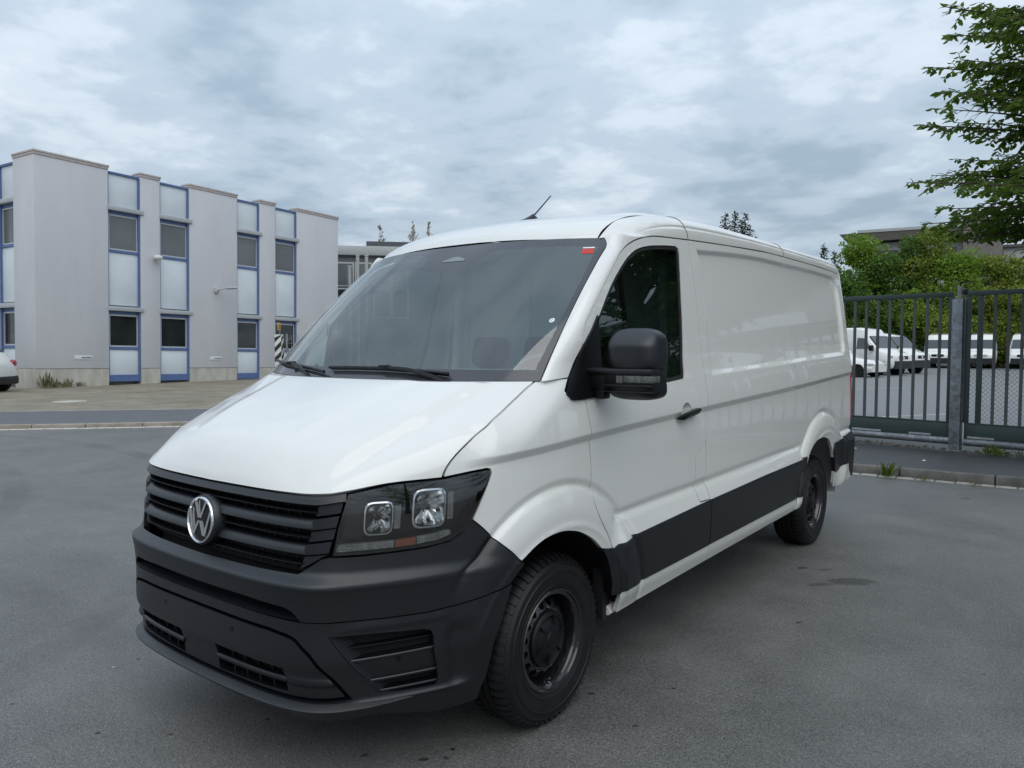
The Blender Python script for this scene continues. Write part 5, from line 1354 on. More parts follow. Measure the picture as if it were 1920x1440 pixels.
    return o
def place(o, x, y, face, sc=1.0, z=.012):
    """face: direction (x,y) the front points to; vehicle models face -y"""
    o.location = (x, y, z); o.rotation_euler = (0, 0, math.atan2(face[1], face[0])+math.pi/2); o.scale = (sc,)*3
v1 = far_van('white high roof van facing the camera, just left of the galvanised gate post'); place(v1, -6.6, 58.8, (.10,-1), .93)
cm = child_map()
v2 = far_van('white high roof van facing the camera, half hidden by the galvanised gate post', grille=LAMPC); place(v2, -4.05, 59.4, (.07,-1), .93)
v3 = copy_tree(v1, None, cm); v3['label'] = 'white high roof van facing the camera at the right end of the yard row'; place(v3, -1.55, 59.6, (.03,-1), .93)
v4 = copy_tree(v1, None, cm); v4['label'] = 'white van in side view nearest the gate, its nose pointing right'; place(v4, -6.55, 42.4, (.93,-.38), .98)
v5 = far_van('white van in side view partly hidden behind another, its nose reaching furthest right', high=False); place(v5, -6.25, 45.8, (.93,-.38), .98)
def hatch(label, nm='white_car', glass_m=WINDK, group=None):
    """small car, front towards -y, origin on the ground under the rear axle"""
    o = thing(nm, label, 'car', group=group)
    def sec(y, zb, zt, w, wt):
        zm = min(.88, zb+(zt-zb)*.62); half = [(0,zb),(w*.90,zb),(w,zb+.14),(w*1.0,zm*.85),(w*.97,zm),(wt,zt-.07),(wt*.85,zt-.015),(0,zt)]
        return [(x, y, z) for x, z in half]+[(-x, y, z) for x, z in reversed(half[1:-1])]
    mb = MB(); loft(mb, [sec(.66,.42,.92,.62,.55),sec(.60,.30,1.02,.80,.66),sec(.40,.24,1.28,.86,.62),sec(.10,.22,1.42,.88,.60),sec(-.8,.20,1.47,.89,.62),sec(-1.35,.20,1.42,.89,.60),sec(-2.0,.20,1.00,.88,.74),sec(-2.9,.22,.88,.86,.70),sec(-3.25,.28,.70,.74,.60)]); mb.obj('body', PAINT, o, smooth=40)
    for s in (1, -1):
        mb = MB(); mb.add([(s*.875,-1.85,.96),(s*.89,-.9,.95),(s*.88,.20,1.0),(s*.68,.02,1.36),(s*.68,-1.0,1.40),(s*.70,-1.35,1.34)], [(0,1,2,3,4,5) if s > 0 else (5,4,3,2,1,0)]); mb.obj('side_window', glass_m, o, smooth=None, fixn=False)
        vs, fs = superbox((s*.62,.52,.93), .20, .13, .12, 3., 16, 8); mb = MB(); mb.add(vs, fs); mb.obj('tail_light', REDLENS, o)
        for yy in (0, -2.55): simple_wheel(o, s*.79, yy, .31, .2)
        for yy in (0, -2.55): mb = MB(); mb.tube([(s*.70,yy,.33),(s*.892,yy,.33)], .37, 20); mb.obj('wheel_arch', DARKCAV, o)
        vs, fs = superbox((s*.60,-3.10,.66), .18, .16, .09, 3., 16, 8); mb = MB(); mb.add(vs, fs); mb.obj('headlight', LAMPC, o)
    mb = MB(); mb.add([(-.58,.48,1.06),(.58,.48,1.06),(.50,.22,1.38),(-.50,.22,1.38)], [(0,1,2,3)]); mb.v = [(a, b+.045, c+.02) for a, b, c in mb.v]; mb.obj('rear_window', glass_m, o, smooth=None, fixn=False)
    mb = MB(); mb.box((-.80,.40,.24),(.80,.68,.52), bev=.06); mb.obj('rear_bumper', PLAST, o)
    return o
wcar = hatch('white hatchback at the left edge, only its rear end with red tail light showing'); place(wcar, -25.85, 6.22, (-.80,-.60), 1.0, .08)
scar = hatch('white small car parked beside the side view vans, seen just past the van tail', group=None); place(scar, -9.05, 39.5, (.95,-.3), .95, .012)

# =================================================================== STREET PIECES BEHIND THE VAN (left)
SX, SY = -16.92, 11.2
sp = thing('striped_post', 'black and white striped warning post beside the office block', 'post', (SX, SY, .08))
sp.rotation_euler = (0, 0, R(36)); 
mb = MB(); mb.box((-.10,-.12,0),(.10,.12,1.84), bev=.006); mb.obj('post', mat('post_white', (.62,.62,.60), .6), sp)
for k in range(6):
    z = .10+k*.30; mb = MB()
    pts = [(-.122, z), (.122, z+.20), (.122, min(z+.35, 1.83)), (-.122, z+.15)]
    mb.add([(-.10+.0, a, b) for a, b in pts], []); mb = MB()
    for fx in (.1025, -.1025): mb.add([(fx, a, b) for a, b in pts], [(0,1,2,3)])
    for fy in (.1225, -.1225): mb.add([(a*.82, fy, b) for a, b in pts], [(0,1,2,3)])
    mb.obj('black_stripe', mat('stripe_black', (.02,.02,.022), .6) if 'stripe_black' not in MATS else MATS['stripe_black'], sp, smooth=None, fixn=False)
ysg = thing('yellow_sign', 'small square yellow sign on top of the striped post', 'sign', (SX, SY, 1.92)); ysg.rotation_euler = (0, 0, R(-52))
mb = MB(); mb.box((-.13,-.012,.12),(.13,.012,.36), bev=.004); mb.obj('sign_plate', mat('sign_yellow', (.52,.33,.06), .5), ysg)
mb = MB(); mb.tube([(0,.02,0),(0,.02,.30)], .018, 8); mb.obj('sign_stem', GALV, ysg)
def mesh_fence(label, a, b, h, nm='mesh_fence', pitch=.10):
    a, b = Vector((*a, 0)), Vector((*b, 0)); d_ = b-a; Ln = d_.length; d_.normalize()
    o = thing(nm, label, 'fence', (a.x, a.y, .08)); nrm = Vector((-d_.y, d_.x, 0))
    fr = lambda v: d_*v[0]+nrm*v[1]+Vector((0,0,v[2]))
    n = max(1, round(Ln/2.5))
    for k in range(n+1):
        mb = MB(); s = Ln*k/n; mb.box((s-.03,-.03,0),(s+.03,.03,h+.05), fr); mb.obj('fence_post', GALV, o)
    for k in range(n):
        mb = MB(); s0, s1 = Ln*k/n+.035, Ln*(k+1)/n-.035; s = s0
        while s <= s1: mb.tube([fr((s,0,.06)), fr((s,0,h))], .007, 3, cap=False); s += pitch
        for z in np.arange(.08, h, .25): mb.tube([fr((s0,.008,z)), fr((s1,.008,z))], .009, 3, cap=False)
        mb.obj('mesh_panel', GALV, o, fixn=False, kind='stuff')
    return o
mesh_fence('grey welded mesh gate beside the striped post at the windscreen corner', (-16.8, 11.38), (-15.6, 12.9), 1.82)
mesh_fence('long welded mesh fence seen through the van windscreen', (-15.4, 13.2), (-11.9, 18.6), 1.95)

# lower building behind the office block ------------------------------------------------
b2 = thing('workshop_building', 'low flat roofed grey building with pale fascia behind the office block', 'building', (-32.2, 25.9, 0)); b2.rotation_euler = (0, 0, R(48))
def b2b(nm, m, lo, hi, par=None, bev=0.): mb = MB(); mb.box(lo, hi, bev=bev); return mb.obj(nm, m, par or b2)
DKPL = mat('dark_cladding', (.16,.165,.17), .7, var=.1); FASC = mat('pale_fascia', (.40,.42,.42), .6, var=.08)
b2b('wall', DKPL, (-3,.5,0),(12,9,6.95)); b2b('fascia', FASC, (-3.2,.2,6.85),(12.3,9.2,7.38), bev=.02); b2b('roof_edge', mat('roof_dark', (.07,.08,.09), .7), (1.6,2.,7.39),(13,12,7.9))
for k, x in enumerate((-.1, .95, 2.0, 3.05)):
    for z0, z1 in ((3.2,4.95),(5.05,6.45)):
        w_ = b2b('window', ALU, (x,.42,z0),(x+1.0,.498,z1)); b2b('window_pane', PANE_DN if z0 < 4 else PANE_UP, (x+.08,.40,z0+.08),(x+.92,.418,z1-.08), w_)
for k, (px_, z1) in enumerate(((.55,6.1),(1.05,6.75),(1.60,6.75))):
    fl = thing('flue_pipe', ('shortest of the three grey flue pipes before the low building', 'middle one of the three grey flue pipes before the low building', 'rightmost of the three grey flue pipes before the low building')[k], 'pipe', b2.matrix_basis @ Vector((px_*.9+.2, -.6, 0)), 'flue pipes before the low building')
    mb = MB(); mb.tube([(0,0,0),(0,0,z1)], .10, 12); mb.obj('pipe', FASC, fl); mb = MB(); mb.tube([(0,0,z1-.06),(0,0,z1+.04)], .125, 12); mb.obj('pipe_collar', FASC, fl)
# far building with a cantilevered roof -------------------------------------------------
b3 = thing('roofed_building', 'far building with wide overhanging flat roof above the green hedge trees', 'building', (-19.0, 79.6, 0)); b3.rotation_euler = (0, 0, R(10))
def b3b(nm, m, lo, hi, bev=0., par=None): mb = MB(); mb.box(lo, hi, bev=bev); return mb.obj(nm, m, par or b3)
SOFF = mat('soffit_brown', (.10,.088,.075), .8, var=.15); PALEW = mat('pale_wall', (.42,.42,.40), .7, var=.1); CON = mat('brown_concrete', (.155,.14,.125), .85, var=.15)
mb = MB(); mb.prism([(0,12.95),(13.6,12.95),(13.6,12.30),(1.5,12.05),(.2,12.80)], lambda a, b: (a, 0, b), lambda a, b: (a, 8, b+.3)); mb.obj('roof_slab', SOFF, b3)
b3b('roof_edge', FASC, (1.7,-.06,12.96),(13.4,.4,13.24)); b3b('wall', PALEW, (2.6,1.2,0),(13.3,8,12.0)); b3b('stair_tower', CON, (10.9,-.6,0),(14.1,4,13.6), .03)
b3b('link_roof', SOFF, (14.12,1,10.9),(18.,5,11.15)); b3b('link_wall', PALEW, (14.3,1.4,0),(17.6,4.6,10.88))
for k in range(6): w_ = b3b('window', PANE_DN, (3.2+k*1.25,1.13,8.6),(4.2+k*1.25,1.198,11.2))
# hall across the yard to the right (mirrored in the van's flank) -----------------------
hall = thing('workshop_hall', 'barrel roofed grey hall beyond the gate, mirrored in the flank of the van', 'building', (12.5, 31., 0)); hall.rotation_euler = (0, 0, R(-18))
def hb(nm, m, lo, hi, bev=0.): mb = MB(); mb.box(lo, hi, bev=bev); return mb.obj(nm, m, hall)
HG = mat('hall_grey', (.20,.205,.205), .7, var=.1); HW = mat('hall_white', (.55,.56,.56), .6)
hb('wall', mat('hall_wall', (.17,.18,.165), .8, var=.1), (-8,0,0),(8,14,4.2))
mb = MB(); arc = [(8.3*math.cos(a), 4.2+2.9*math.sin(a)) for a in np.linspace(0, math.pi, 24)]; mb.prism(arc, lambda a, b: (a, -.3, b), lambda a, b: (a, 14.3, b)); mb.obj('roof', HG, hall)
hb('sign_board', HW, (-3.5,-.40,4.6),(2.8,-.31,5.5))
for k in range(6): w_ = hb('window', HW, (-7.2+k*2.45,-.08,1.9),(-5.2+k*2.45,-.02,3.7)); mb = MB(); mb.box((-7.05+k*2.45,-.10,2.05),(-5.35+k*2.45,-.085,3.55)); mb.obj('window_pane', PANE_DN, w_)
# =================================================================== TREES AND WEEDS
def leafmat(nm, lo, hi, trans=.35, rough=.55):
    t = NT(nm); t.t.nodes.remove(t.b)
    g = t.n('ShaderNodeNewGeometry'); f = g.outputs['Random Per Island']
    mm = t.n('ShaderNodeMath', operation='MULTIPLY_ADD'); t.l(f, mm.inputs[0]); mm.inputs[1].default_value = .7
    n2 = t.noise(.9, 3, .6); m3 = t.n('ShaderNodeMath', operation='MULTIPLY'); t.l(n2, m3.inputs[0]); m3.inputs[1].default_value = .35; t.l(m3.outputs[0], mm.inputs[2])
    c = t.ramp(mm.outputs[0], [(.1, lo), (.55, tuple(a*.6+b*.4 for a, b in zip(lo, hi))), (.92, hi)])
    d = t.n('ShaderNodeBsdfPrincipled'); t.l(c, d.inputs['Base Color']); d.inputs['Roughness'].default_value = rough; d.inputs['Specular IOR Level'].default_value = .35
    tr = t.n('ShaderNodeBsdfTranslucent'); t.l(t.mix(.5, c, (.16,.24,.02)), tr.inputs['Color'])
    mx = t.n('ShaderNodeMixShader'); mx.inputs[0].default_value = trans; t.l(d.outputs[0], mx.inputs[1]); t.l(tr.outputs[0], mx.inputs[2]); t.l(mx.outputs[0], t.o.inputs['Surface'])
    MATS[nm] = t.m; return t.m
LEAF_A = leafmat('leaf_mid', (.035,.078,.012), (.190,.300,.045), .55)
LEAF_B = leafmat('leaf_dark', (.040,.100,.016), (.160,.290,.050), .42)
LEAF_C = leafmat('leaf_bright', (.090,.185,.018), (.360,.520,.070), .45)
LEAF_D = leafmat('leaf_olive', (.100,.150,.018), (.400,.450,.085), .45)
NEEDLE = leafmat('needle_dark', (.022,.026,.018), (.060,.058,.040), .1)
BARK = mat('bark', (.075,.062,.048), .9, var=.4, vscale=12, bump=.01, bscale=30)
TWIG = mat('twig_brown', (.34,.27,.20), .9, var=.3)
def leaf_arrays(P, D, U, L_, W, fold=.25):
    """leaves: base P, length direction D, width direction U -> folded six-corner leaves (two quads)"""
    n = len(P); L_ = L_[:, None]; W = W[:, None]; Nn = np.cross(D, U)
    b = P; m1 = P+D*L_*.35; tip = P+D*L_-Nn*L_*.10
    l1 = m1+U*W*.5+Nn*W*fold*.5; r1 = m1-U*W*.5+Nn*W*fold*.5
    l2 = P+D*L_*.72+U*W*.38+Nn*W*fold*.3; r2 = P+D*L_*.72-U*W*.38+Nn*W*fold*.3
    V = np.stack([b, l1, l2, tip, r2, r1], 1).reshape(-1, 3); i = np.arange(n)[:, None]*6
    F = np.concatenate([i+np.array([[0,1,2,3]]), i+np.array([[0,3,4,5]])], 0)
    return V, F
def unit(v): return v/(np.linalg.norm(v, axis=-1, keepdims=True)+1e-9)
def crown_from_boughs(boughs, rg, leaf_l=.10, dens=1.0, twig_r=.006):
    """boughs: list of (start, tip, spread) -> leaf arrays and twig tubes"""
    PP, DD, UU, LL = [], [], [], []; mb = MB()
    for (a, b, spread) in boughs:
        a, b = np.array(a, float), np.array(b, float); Ln = np.linalg.norm(b-a)
        mid = (a+b)/2+np.array([0, 0, .10*Ln]); ts_ = np.linspace(0, 1, 9)
        crv = np.array([(1-t)**2*a+2*t*(1-t)*mid+t*t*b for t in ts_])
        mb.tube([tuple(q) for q in crv], [max(.004, .012*Ln*(1-t)**1.2+.004) for t in ts_], 5, cap=False)
        nt_ = int(7*Ln*dens)+4
        for k in range(nt_):
            t = .22+.78*(k+rg.random())/nt_; p0 = (1-t)**2*a+2*t*(1-t)*mid+t*t*b; dr = unit(b-a)
            sd = unit(np.cross(dr, [0,0,1]))*(1 if k % 2 else -1)
            tl = spread*(1.05-t*.75)*rg.uniform(.6, 1.1); d_ = unit(sd*rg.uniform(.5, 1.)+dr*rg.uniform(.3, .9)+np.array([0,0,rg.uniform(-.75,.45)]))
            p1 = p0+d_*tl+np.array([0,0,-.18*tl]); mb.tube([tuple(p0), tuple((p0+p1)/2+np.array([0,0,.03*tl])), tuple(p1)], [.006,.004,.002], 3, cap=False)
            nl = max(4, int(tl/.045*dens))
            s = (np.arange(nl)+rg.random(nl))/nl; pts = p0+(p1-p0)*s[:, None]+np.array([0,0,.03*tl])*(4*s*(1-s))[:, None]
            sgn = np.where(np.arange(nl) % 2, 1., -1.)[:, None]; lat = unit(np.cross(d_, [0,0,1]))
            dl = unit(lat*sgn*rg.uniform(.4, 1., (nl,1))+d_*rg.uniform(.3, .9, (nl,1))+np.array([0,0,-1.])*rg.uniform(.1, 1.0, (nl,1)))
            u_ = unit(np.cross(dl, unit(np.array([0,0,1.])+rg.normal(0, .55, (nl,3)))))
            PP.append(pts); DD.append(dl); UU.append(u_); LL.append(leaf_l*rg.uniform(.65, 1.15, nl))
    return np.vstack(PP), np.vstack(DD), np.vstack(UU), np.concatenate(LL), mb
def project(P_):
    d = np.asarray(P_)-np.array(CAM); f = np.array(fw); r = np.array([math.sin(YAW), -math.cos(YAW), 0]); u = np.cross(r, f); z = d@f
    return np.stack([960+1422.3*(d@r)/z, 720-1422.3*(d@u)/z, z], -1)
def broad_tree(label, loc, tips, rg, height, rad, nb, base_h, leaf_l=.11, dens=1., reject=None, group=None, m=LEAF_A, leaves_as_parts=False, nm='broadleaf_tree'):
    o = thing(nm, label, 'tree', loc, group); loc = np.array(loc)
    mb = MB(); lean = rg.normal(0, .12, 2); pts = [(lean[0]*t*t*2, lean[1]*t*t*2, height*.86*t) for t in np.linspace(0, 1, 9)]
    r0 = .019*height+.03; mb.tube(pts, [r0*1.35]+[r0*(1-t)**.8+.02 for t in np.linspace(.1, 1, 8)], 12)
    boughs = [(np.array([0,0,max(base_h*.75, tz*.62)])*1., np.array([tx, ty, tz]), sp_) for tx, ty, tz, sp_ in tips]
    k = 0; tries = 0
    while k < nb and tries < nb*12:
        tries += 1
        az = rg.uniform(0, 2*math.pi); h = rg.uniform(base_h, height); f = math.sin(math.pi*min(1, (h-base_h*.55)/(height-base_h*.55)))**.6
        rr = rad*f*rg.uniform(.55, 1.0); tip = np.array([rr*math.cos(az), rr*math.sin(az), h])
        if reject is not None and reject(tip+loc): continue
        boughs.append((np.array([0,0,max(base_h*.6, h-.28*rr-.4)]), tip, .75)); k += 1
    P_, D_, U_, L_, tw = crown_from_boughs(boughs, rg, leaf_l, dens)
    mb.obj('trunk', BARK, o, smooth=50); tw.obj('branches', BARK, o, smooth=60, fixn=False)
    W_ = L_*rg.uniform(.42, .58, len(L_))
    keep = np.ones(len(P_), bool)
    if reject is not None:
        q = P_+loc; keep = ~reject(q)
    P_, D_, U_, L_, W_ = P_[keep], D_[keep], U_[keep], L_[keep], W_[keep]
    idx = np.zeros(len(P_), bool)
    if leaves_as_parts:
        q = project(P_+loc); vis = (q[:, 2] > 0) & (q[:, 0] > 0) & (q[:, 0] < 1915) & (q[:, 1] > 0) & (q[:, 1] < 1440)
        sc = np.where(vis, L_/np.maximum(q[:, 2], .1), 0); top = np.argsort(-sc)[:300]; top = top[sc[top] > 0]; idx[top] = True
        base_me = quadmesh(*leaf_arrays(np.zeros((1,3)), np.array([[0,1.,0]]), np.array([[1.,0,0]]), np.ones(1), np.full(1, .5))); base_me.name = 'leaf'; base_me.materials.append(m)
        for p_ in base_me.polygons: p_.use_smooth = False
        for i in top:
            lf = bpy.data.objects.new('leaf', base_me); COL.objects.link(lf); lf.parent = o
            x, y = U_[i], D_[i]; x = unit(x-y*(x@y)); z = np.cross(x, y)
            lf.matrix_local = Matrix(((x[0]*L_[i], y[0]*L_[i], z[0]*L_[i], P_[i][0]), (x[1]*L_[i], y[1]*L_[i], z[1]*L_[i], P_[i][1]), (x[2]*L_[i], y[2]*L_[i], z[2]*L_[i], P_[i][2]), (0,0,0,1)))
    me = quadmesh(*leaf_arrays(P_[~idx], D_[~idx], U_[~idx], L_[~idx], W_[~idx])); link('crown', me, m, o, kind='stuff')
    return o
def unproj(px, py, dist):
    f = np.array(fw); r = np.array([math.sin(YAW), -math.cos(YAW), 0]); u = np.cross(r, f)
    d = f+(px-960)/1422.3*r-(py-720)/1422.3*u
    return np.array(CAM)+d*(dist/np.hypot(d[0], d[1]))
TREE_TIPS = [(1.21, 7.12, 5.32, 0.42), (1.03, 7.46, 4.8, 0.42), (1.0, 8.83, 5.61, 0.42), (0.81, 8.26, 4.35, 0.42), (1.22, 7.14, 4.41, 0.42), (1.08, 7.94, 4.43, 0.42), (1.22, 8.08, 4.59, 0.42), (0.87, 7.24, 3.46, 0.42), (0.89, 8.65, 3.79, 0.42), (1.24, 7.19, 3.11, 0.42), (0.93, 7.82, 3.05, 0.42), (1.13, 8.16, 2.98, 0.42), (1.33, 7.97, 2.88, 0.42), (1.56, 8.38, 2.93, 0.42), (1.75, 8.76, 2.93, 0.42), (1.28, 9.24, 5.7, 0.42), (1.59, 7.65, 4.77, 0.42), (1.66, 8.54, 4.75, 0.42), (1.39, 8.62, 4.18, 0.42), (1.71, 7.69, 3.68, 0.42), (1.65, 6.98, 3.22, 0.42), (1.74, 9.33, 3.44, 0.42), (1.83, 7.71, 4.9, 0.42), (1.77, 7.74, 5.34, 0.42), (1.76, 9.13, 4.25, 0.42), (1.34, 8.35, 4.83, 0.42), (1.6, 8.11, 4.46, 0.42), (1.2, 8.79, 3.97, 0.42), (1.49, 7.03, 3.33, 0.42), (1.18, 8.62, 3.23, 0.42), (1.66, 7.88, 3.11, 0.42), (1.93, 7.22, 3.45, 0.42), (1.89, 8.59, 2.99, 0.42), (1.1, 9.16, 6.0, 0.42), (1.35, 7.44, 4.81, 0.42), (1.48, 8.48, 5.6, 0.42), (1.89, 7.72, 4.42, 0.42), (1.7, 8.77, 3.69, 0.42), (1.42, 8.69, 3.78, 0.42), (1.93, 7.53, 2.63, 0.42)]
T1LOC = (5.1, 8.7, .098)
def rej1(q):
    q = np.atleast_2d(q); s = project(q); infr = (s[:, 2] > 0) & (s[:, 1] > -150) & (s[:, 1] < 1400)
    # the crown's uneven left outline and the openings the sky shows through
    ol = np.interp(s[:, 1], [-150, 0, 60, 130, 190, 235, 260, 330, 345, 400, 430, 470, 600], [1790, 1775, 1770, 1735, 1760, 1722, 1800, 1775, 1700, 1765, 1725, 1790, 1905])
    r_ = infr & (s[:, 0] < ol)
    r_ |= infr & (s[:, 0] > 1790+(s[:, 1]-205)*0) & (s[:, 0] < 1897) & (np.abs(s[:, 1]-212-.08*(s[:, 0]-1840)) < 13)
    r_ |= infr & (s[:, 1] > 452) & (s[:, 0] < 1925)
    return r_ if len(r_) > 1 else bool(r_[0])
rg = np.random.default_rng(5)
broad_tree('leafy green tree whose boughs reach in from the right edge above the gate', T1LOC, [(x-T1LOC[0]+jx, y-T1LOC[1]+jy, z-T1LOC[2]+jz, .55) for jx, jy, jz in ((0,0,0),(.30,.5,.10)) for x, y, z, s in TREE_TIPS], rg, 11.5, 4.6, 115, 3.0, .100, 1.7, rej1, leaves_as_parts=True)
def offframe(q):
    q = np.atleast_2d(q); s = project(q); r_ = (s[:, 2] > 0) & (s[:, 0] < 1990) & (s[:, 0] > -60) & (s[:, 1] > -2000) & (s[:, 1] < 1500)
    return r_ if len(r_) > 1 else bool(r_[0])
for k, (x, y, h, rd) in enumerate(((10.2, 10.6, 12, 4.2), (15.8, 13.5, 13, 4.6), (17.6, 3.2, 11, 4.0), (19.5, -6.5, 12, 4.4), (21.5, 20.5, 12.5, 4.6), (8.4, 7.6, 9.5, 3.4))):
    broad_tree(('second leafy tree along the pavement right of the gate', 'third leafy tree along the pavement right of the gate', 'leafy tree across the lot level with the front wheel', 'leafy tree across the lot behind the camera', 'leafy tree between the gate line and the hall', 'smaller leafy tree just right of the nearest pavement tree')[k],
        (x, y, 0.), [], np.random.default_rng(20+k), h, rd, 60, 2.6, .19, .70, offframe, group='trees outside the right of the picture', m=LEAF_B if k != 1 else LEAF_A)
# trees behind the camera, mirrored in the lamps and bumper
cmap = child_map(); base_t = [o for o in bpy.data.objects if o.get('category') == 'tree' and o.get('group') == 'trees outside the right of the picture'][:2]
for k, (x, y, rz, lab) in enumerate(((-15, -17, 0, 'leafy tree behind the camera, first from the office block side'), (-8.5, -19, 1.3, 'leafy tree behind the camera, second from the office block side'), (-2, -17.5, 2.2, 'leafy tree straight ahead of the van, across the lot'), (4.5, -19, 3.3, 'leafy tree behind the camera, left of the tall one facing the lamp'), (11, -17, 4.1, 'leafy tree behind the camera, facing the near lamp'))):
    c_ = copy_tree(base_t[k % 2], None, cmap); c_.location = (x, y, 0); c_.rotation_euler = (0, 0, rz); c_['label'] = lab; c_['group'] = 'trees behind the camera'
# hedge trees behind the yard -------------------------------------------------------------
def clump_tree(label, loc, h, rx, rg, n, m, leaf=.26, base=.06, group=None, nm='hedge_tree', lobes=16, trunk=True):
    o = thing(nm, label, 'tree' if trunk else 'shrub', loc, group)
    cs = []
    for k in range(lobes):
        z = h*rg.uniform(base+.12, .93); f = (1-abs(z/h-.45)*1.25); f = max(.18, f); a = rg.uniform(0, 2*math.pi); r_ = rx*f*rg.uniform(.1, .78); cs.append((r_*math.cos(a), r_*math.sin(a)*.8, z, rx*rg.uniform(.26, .46)*(.55+.45*f)))
    cs = np.array(cs); w = cs[:, 3]**2; ci = rg.choice(len(cs), n, p=w/w.sum()); d = unit(rg.normal(0, 1, (n, 3))); rr = cs[ci, 3]*rg.uniform(.62, 1.08, n)**.8
    P_ = cs[ci, :3]+d*rr[:, None]*np.array([1, 1, .85]); P_[:, 2] = np.maximum(P_[:, 2], .1)
    D_ = unit(d*.6+rg.normal(0, .6, (n, 3))+np.array([0,0,-.45])); U_ = unit(np.cross(D_, rg.normal(0, 1, (n, 3))+np.array([0,0,1.2])))
    L_ = leaf*rg.uniform(.6, 1.25, n); link('crown', quadmesh(*leaf_arrays(P_, D_, U_, L_, L_*rg.uniform(.5, .75, n))), m, o, kind='stuff')
    mb = MB(); mb.tube([(0,0,0),(rg.normal(0,.1),0,h*.4),(rg.normal(0,.2),0,h*.8)], [.022*h+.03,.014*h+.02,.02], 8)
    for k in range(9): c_ = cs[rg.integers(len(cs))]; mb.tube([(0,0,c_[2]*rg.uniform(.35,.6)), (c_[0]*.6, c_[1]*.6, c_[2]*.85), tuple(c_[:3])], [.05,.03,.012], 5)
    mb.obj('trunk', BARK, o, smooth=50); return o
HG_ = 'trees and shrubs forming the green screen behind the yard'
hed = [(1588, 57.5, 480, 3.4, 'B', 'dark green tree at the left end of the green screen'), (1622, 60, 437, 3.6, 'C', 'tall bright topped tree under the overhanging roof corner'), (1668, 59, 446, 3.0, 'B', 'round dark tree between two brighter crowns of the screen'),
       (1703, 61, 438, 2.9, 'B', 'slim green tree before the overhanging roof'), (1752, 60, 420, 3.4, 'D', 'feathery olive tree at the middle of the screen'), (1806, 59.5, 428, 3.6, 'C', 'bright green rounded tree below the brown stair tower'),
       (1862, 60.5, 475, 3.6, 'D', 'olive tree right of the brightest crown'), (1915, 60, 488, 3.6, 'D', 'olive tree at the right edge of the picture behind the yard'), (1975, 60, 470, 4., 'B', 'dark tree just past the right edge behind the yard')]
front = [(1600, 58, 560, 2.8, 'B'), (1650, 58.3, 575, 2.6, 'B'), (1712, 58, 540, 2.4, 'C'), (1755, 57.6, 525, 2.6, 'D'), (1815, 58, 545, 2.8, 'D'), (1870, 58, 540, 2.6, 'D'), (1918, 57.6, 530, 2.8, 'D')]
flab = ['dark bush low at the left end of the green screen', 'dark bush with bare stems low in the screen', 'bright shrub behind the front facing vans, left of the post', 'olive shrub under the feathery tree', 'yellow green shrub seen just right of the gate post', 'olive shrub between the two right hand vans', 'broad yellow green shrub at the right edge']
MM = {'A': LEAF_A, 'B': LEAF_B, 'C': LEAF_C, 'D': LEAF_D}
for k, (px, dist, py, rx, c, lab) in enumerate(hed):
    q = unproj(px, py, dist+10); clump_tree(lab, (q[0], q[1], 0), q[2], rx*.98, np.random.default_rng(40+k), 11000, MM[c], .21, group=HG_, lobes=21)
for k, (px, dist, py, rx, c) in enumerate(front):
    q = unproj(px, py, dist+8.5); clump_tree(flab[k], (q[0], q[1], 0), q[2], rx*1.08, np.random.default_rng(60+k), 6500, MM[c], .19, base=-.10, group=HG_, nm='hedge_shrub', trunk=False, lobes=11)
# far conifer tops -------------------------------------------------------------------------
def spruce(label, px, py, dist, spread, rg, h=None, group='dark spruce tops above the van roof'):
    q = unproj(px, py, dist); h = q[2]
    o = thing('spruce_tree', label, 'tree', (q[0], q[1], 0), group)
    mb = MB(); mb.tube([(0,0,0),(0,0,h*.6),(0,0,h)], [.2,.11,.015], 7); mb.obj('trunk', BARK, o, smooth=50)
    PP, DD = [], []
    z = h
    while z > h*.30:
        dz = h-z; n = 5+int(dz*1.2); 
        for k in range(n):
            a = rg.uniform(0, 6.283); ln = min(.10+spread*dz, 2.4)*rg.uniform(.7, 1.1); tip = np.array([ln*math.cos(a), ln*math.sin(a), -.10*ln+.12*min(1, 1/(dz+.2))])
            m_ = max(3, int(ln/.07)); s = np.linspace(.1, 1, m_)[:, None]; PP.append(np.array([0,0,z])+tip*s+rg.normal(0, .03, (m_,3))); DD.append(unit(tip*.6+np.array([0,0,-.35*ln])+rg.normal(0, .35*ln+.05, (m_,3))))
        z -= .20+.01*dz
    P_, D_ = np.vstack(PP), np.vstack(DD); n = len(P_); U_ = unit(np.cross(D_, rg.normal(0, 1, (n, 3)))); L_ = rg.uniform(.22, .40, n)
    link('crown', quadmesh(*leaf_arrays(P_, D_, U_, L_, L_*.28)), NEEDLE, o, kind='stuff'); return o
for k, (px, py, sp_, lab) in enumerate(((1361, 404, .30, 'left spire of the three dark spruces above the van roof'), (1378, 403, .22, 'middle spire of the three dark spruces above the van roof'), (1397, 405, .42, 'right, widest spire of the three dark spruces above the van roof'))):
    spruce(lab, px, py, 71+k*1.5, sp_, np.random.default_rng(80+k))
spruce('lone small spruce tip near the rear end of the van roof', 1545, 464, 75, .16, np.random.default_rng(90))
spruce('tiny spruce tip beside the left end of the green screen', 1564, 478, 75, .18, np.random.default_rng(91))
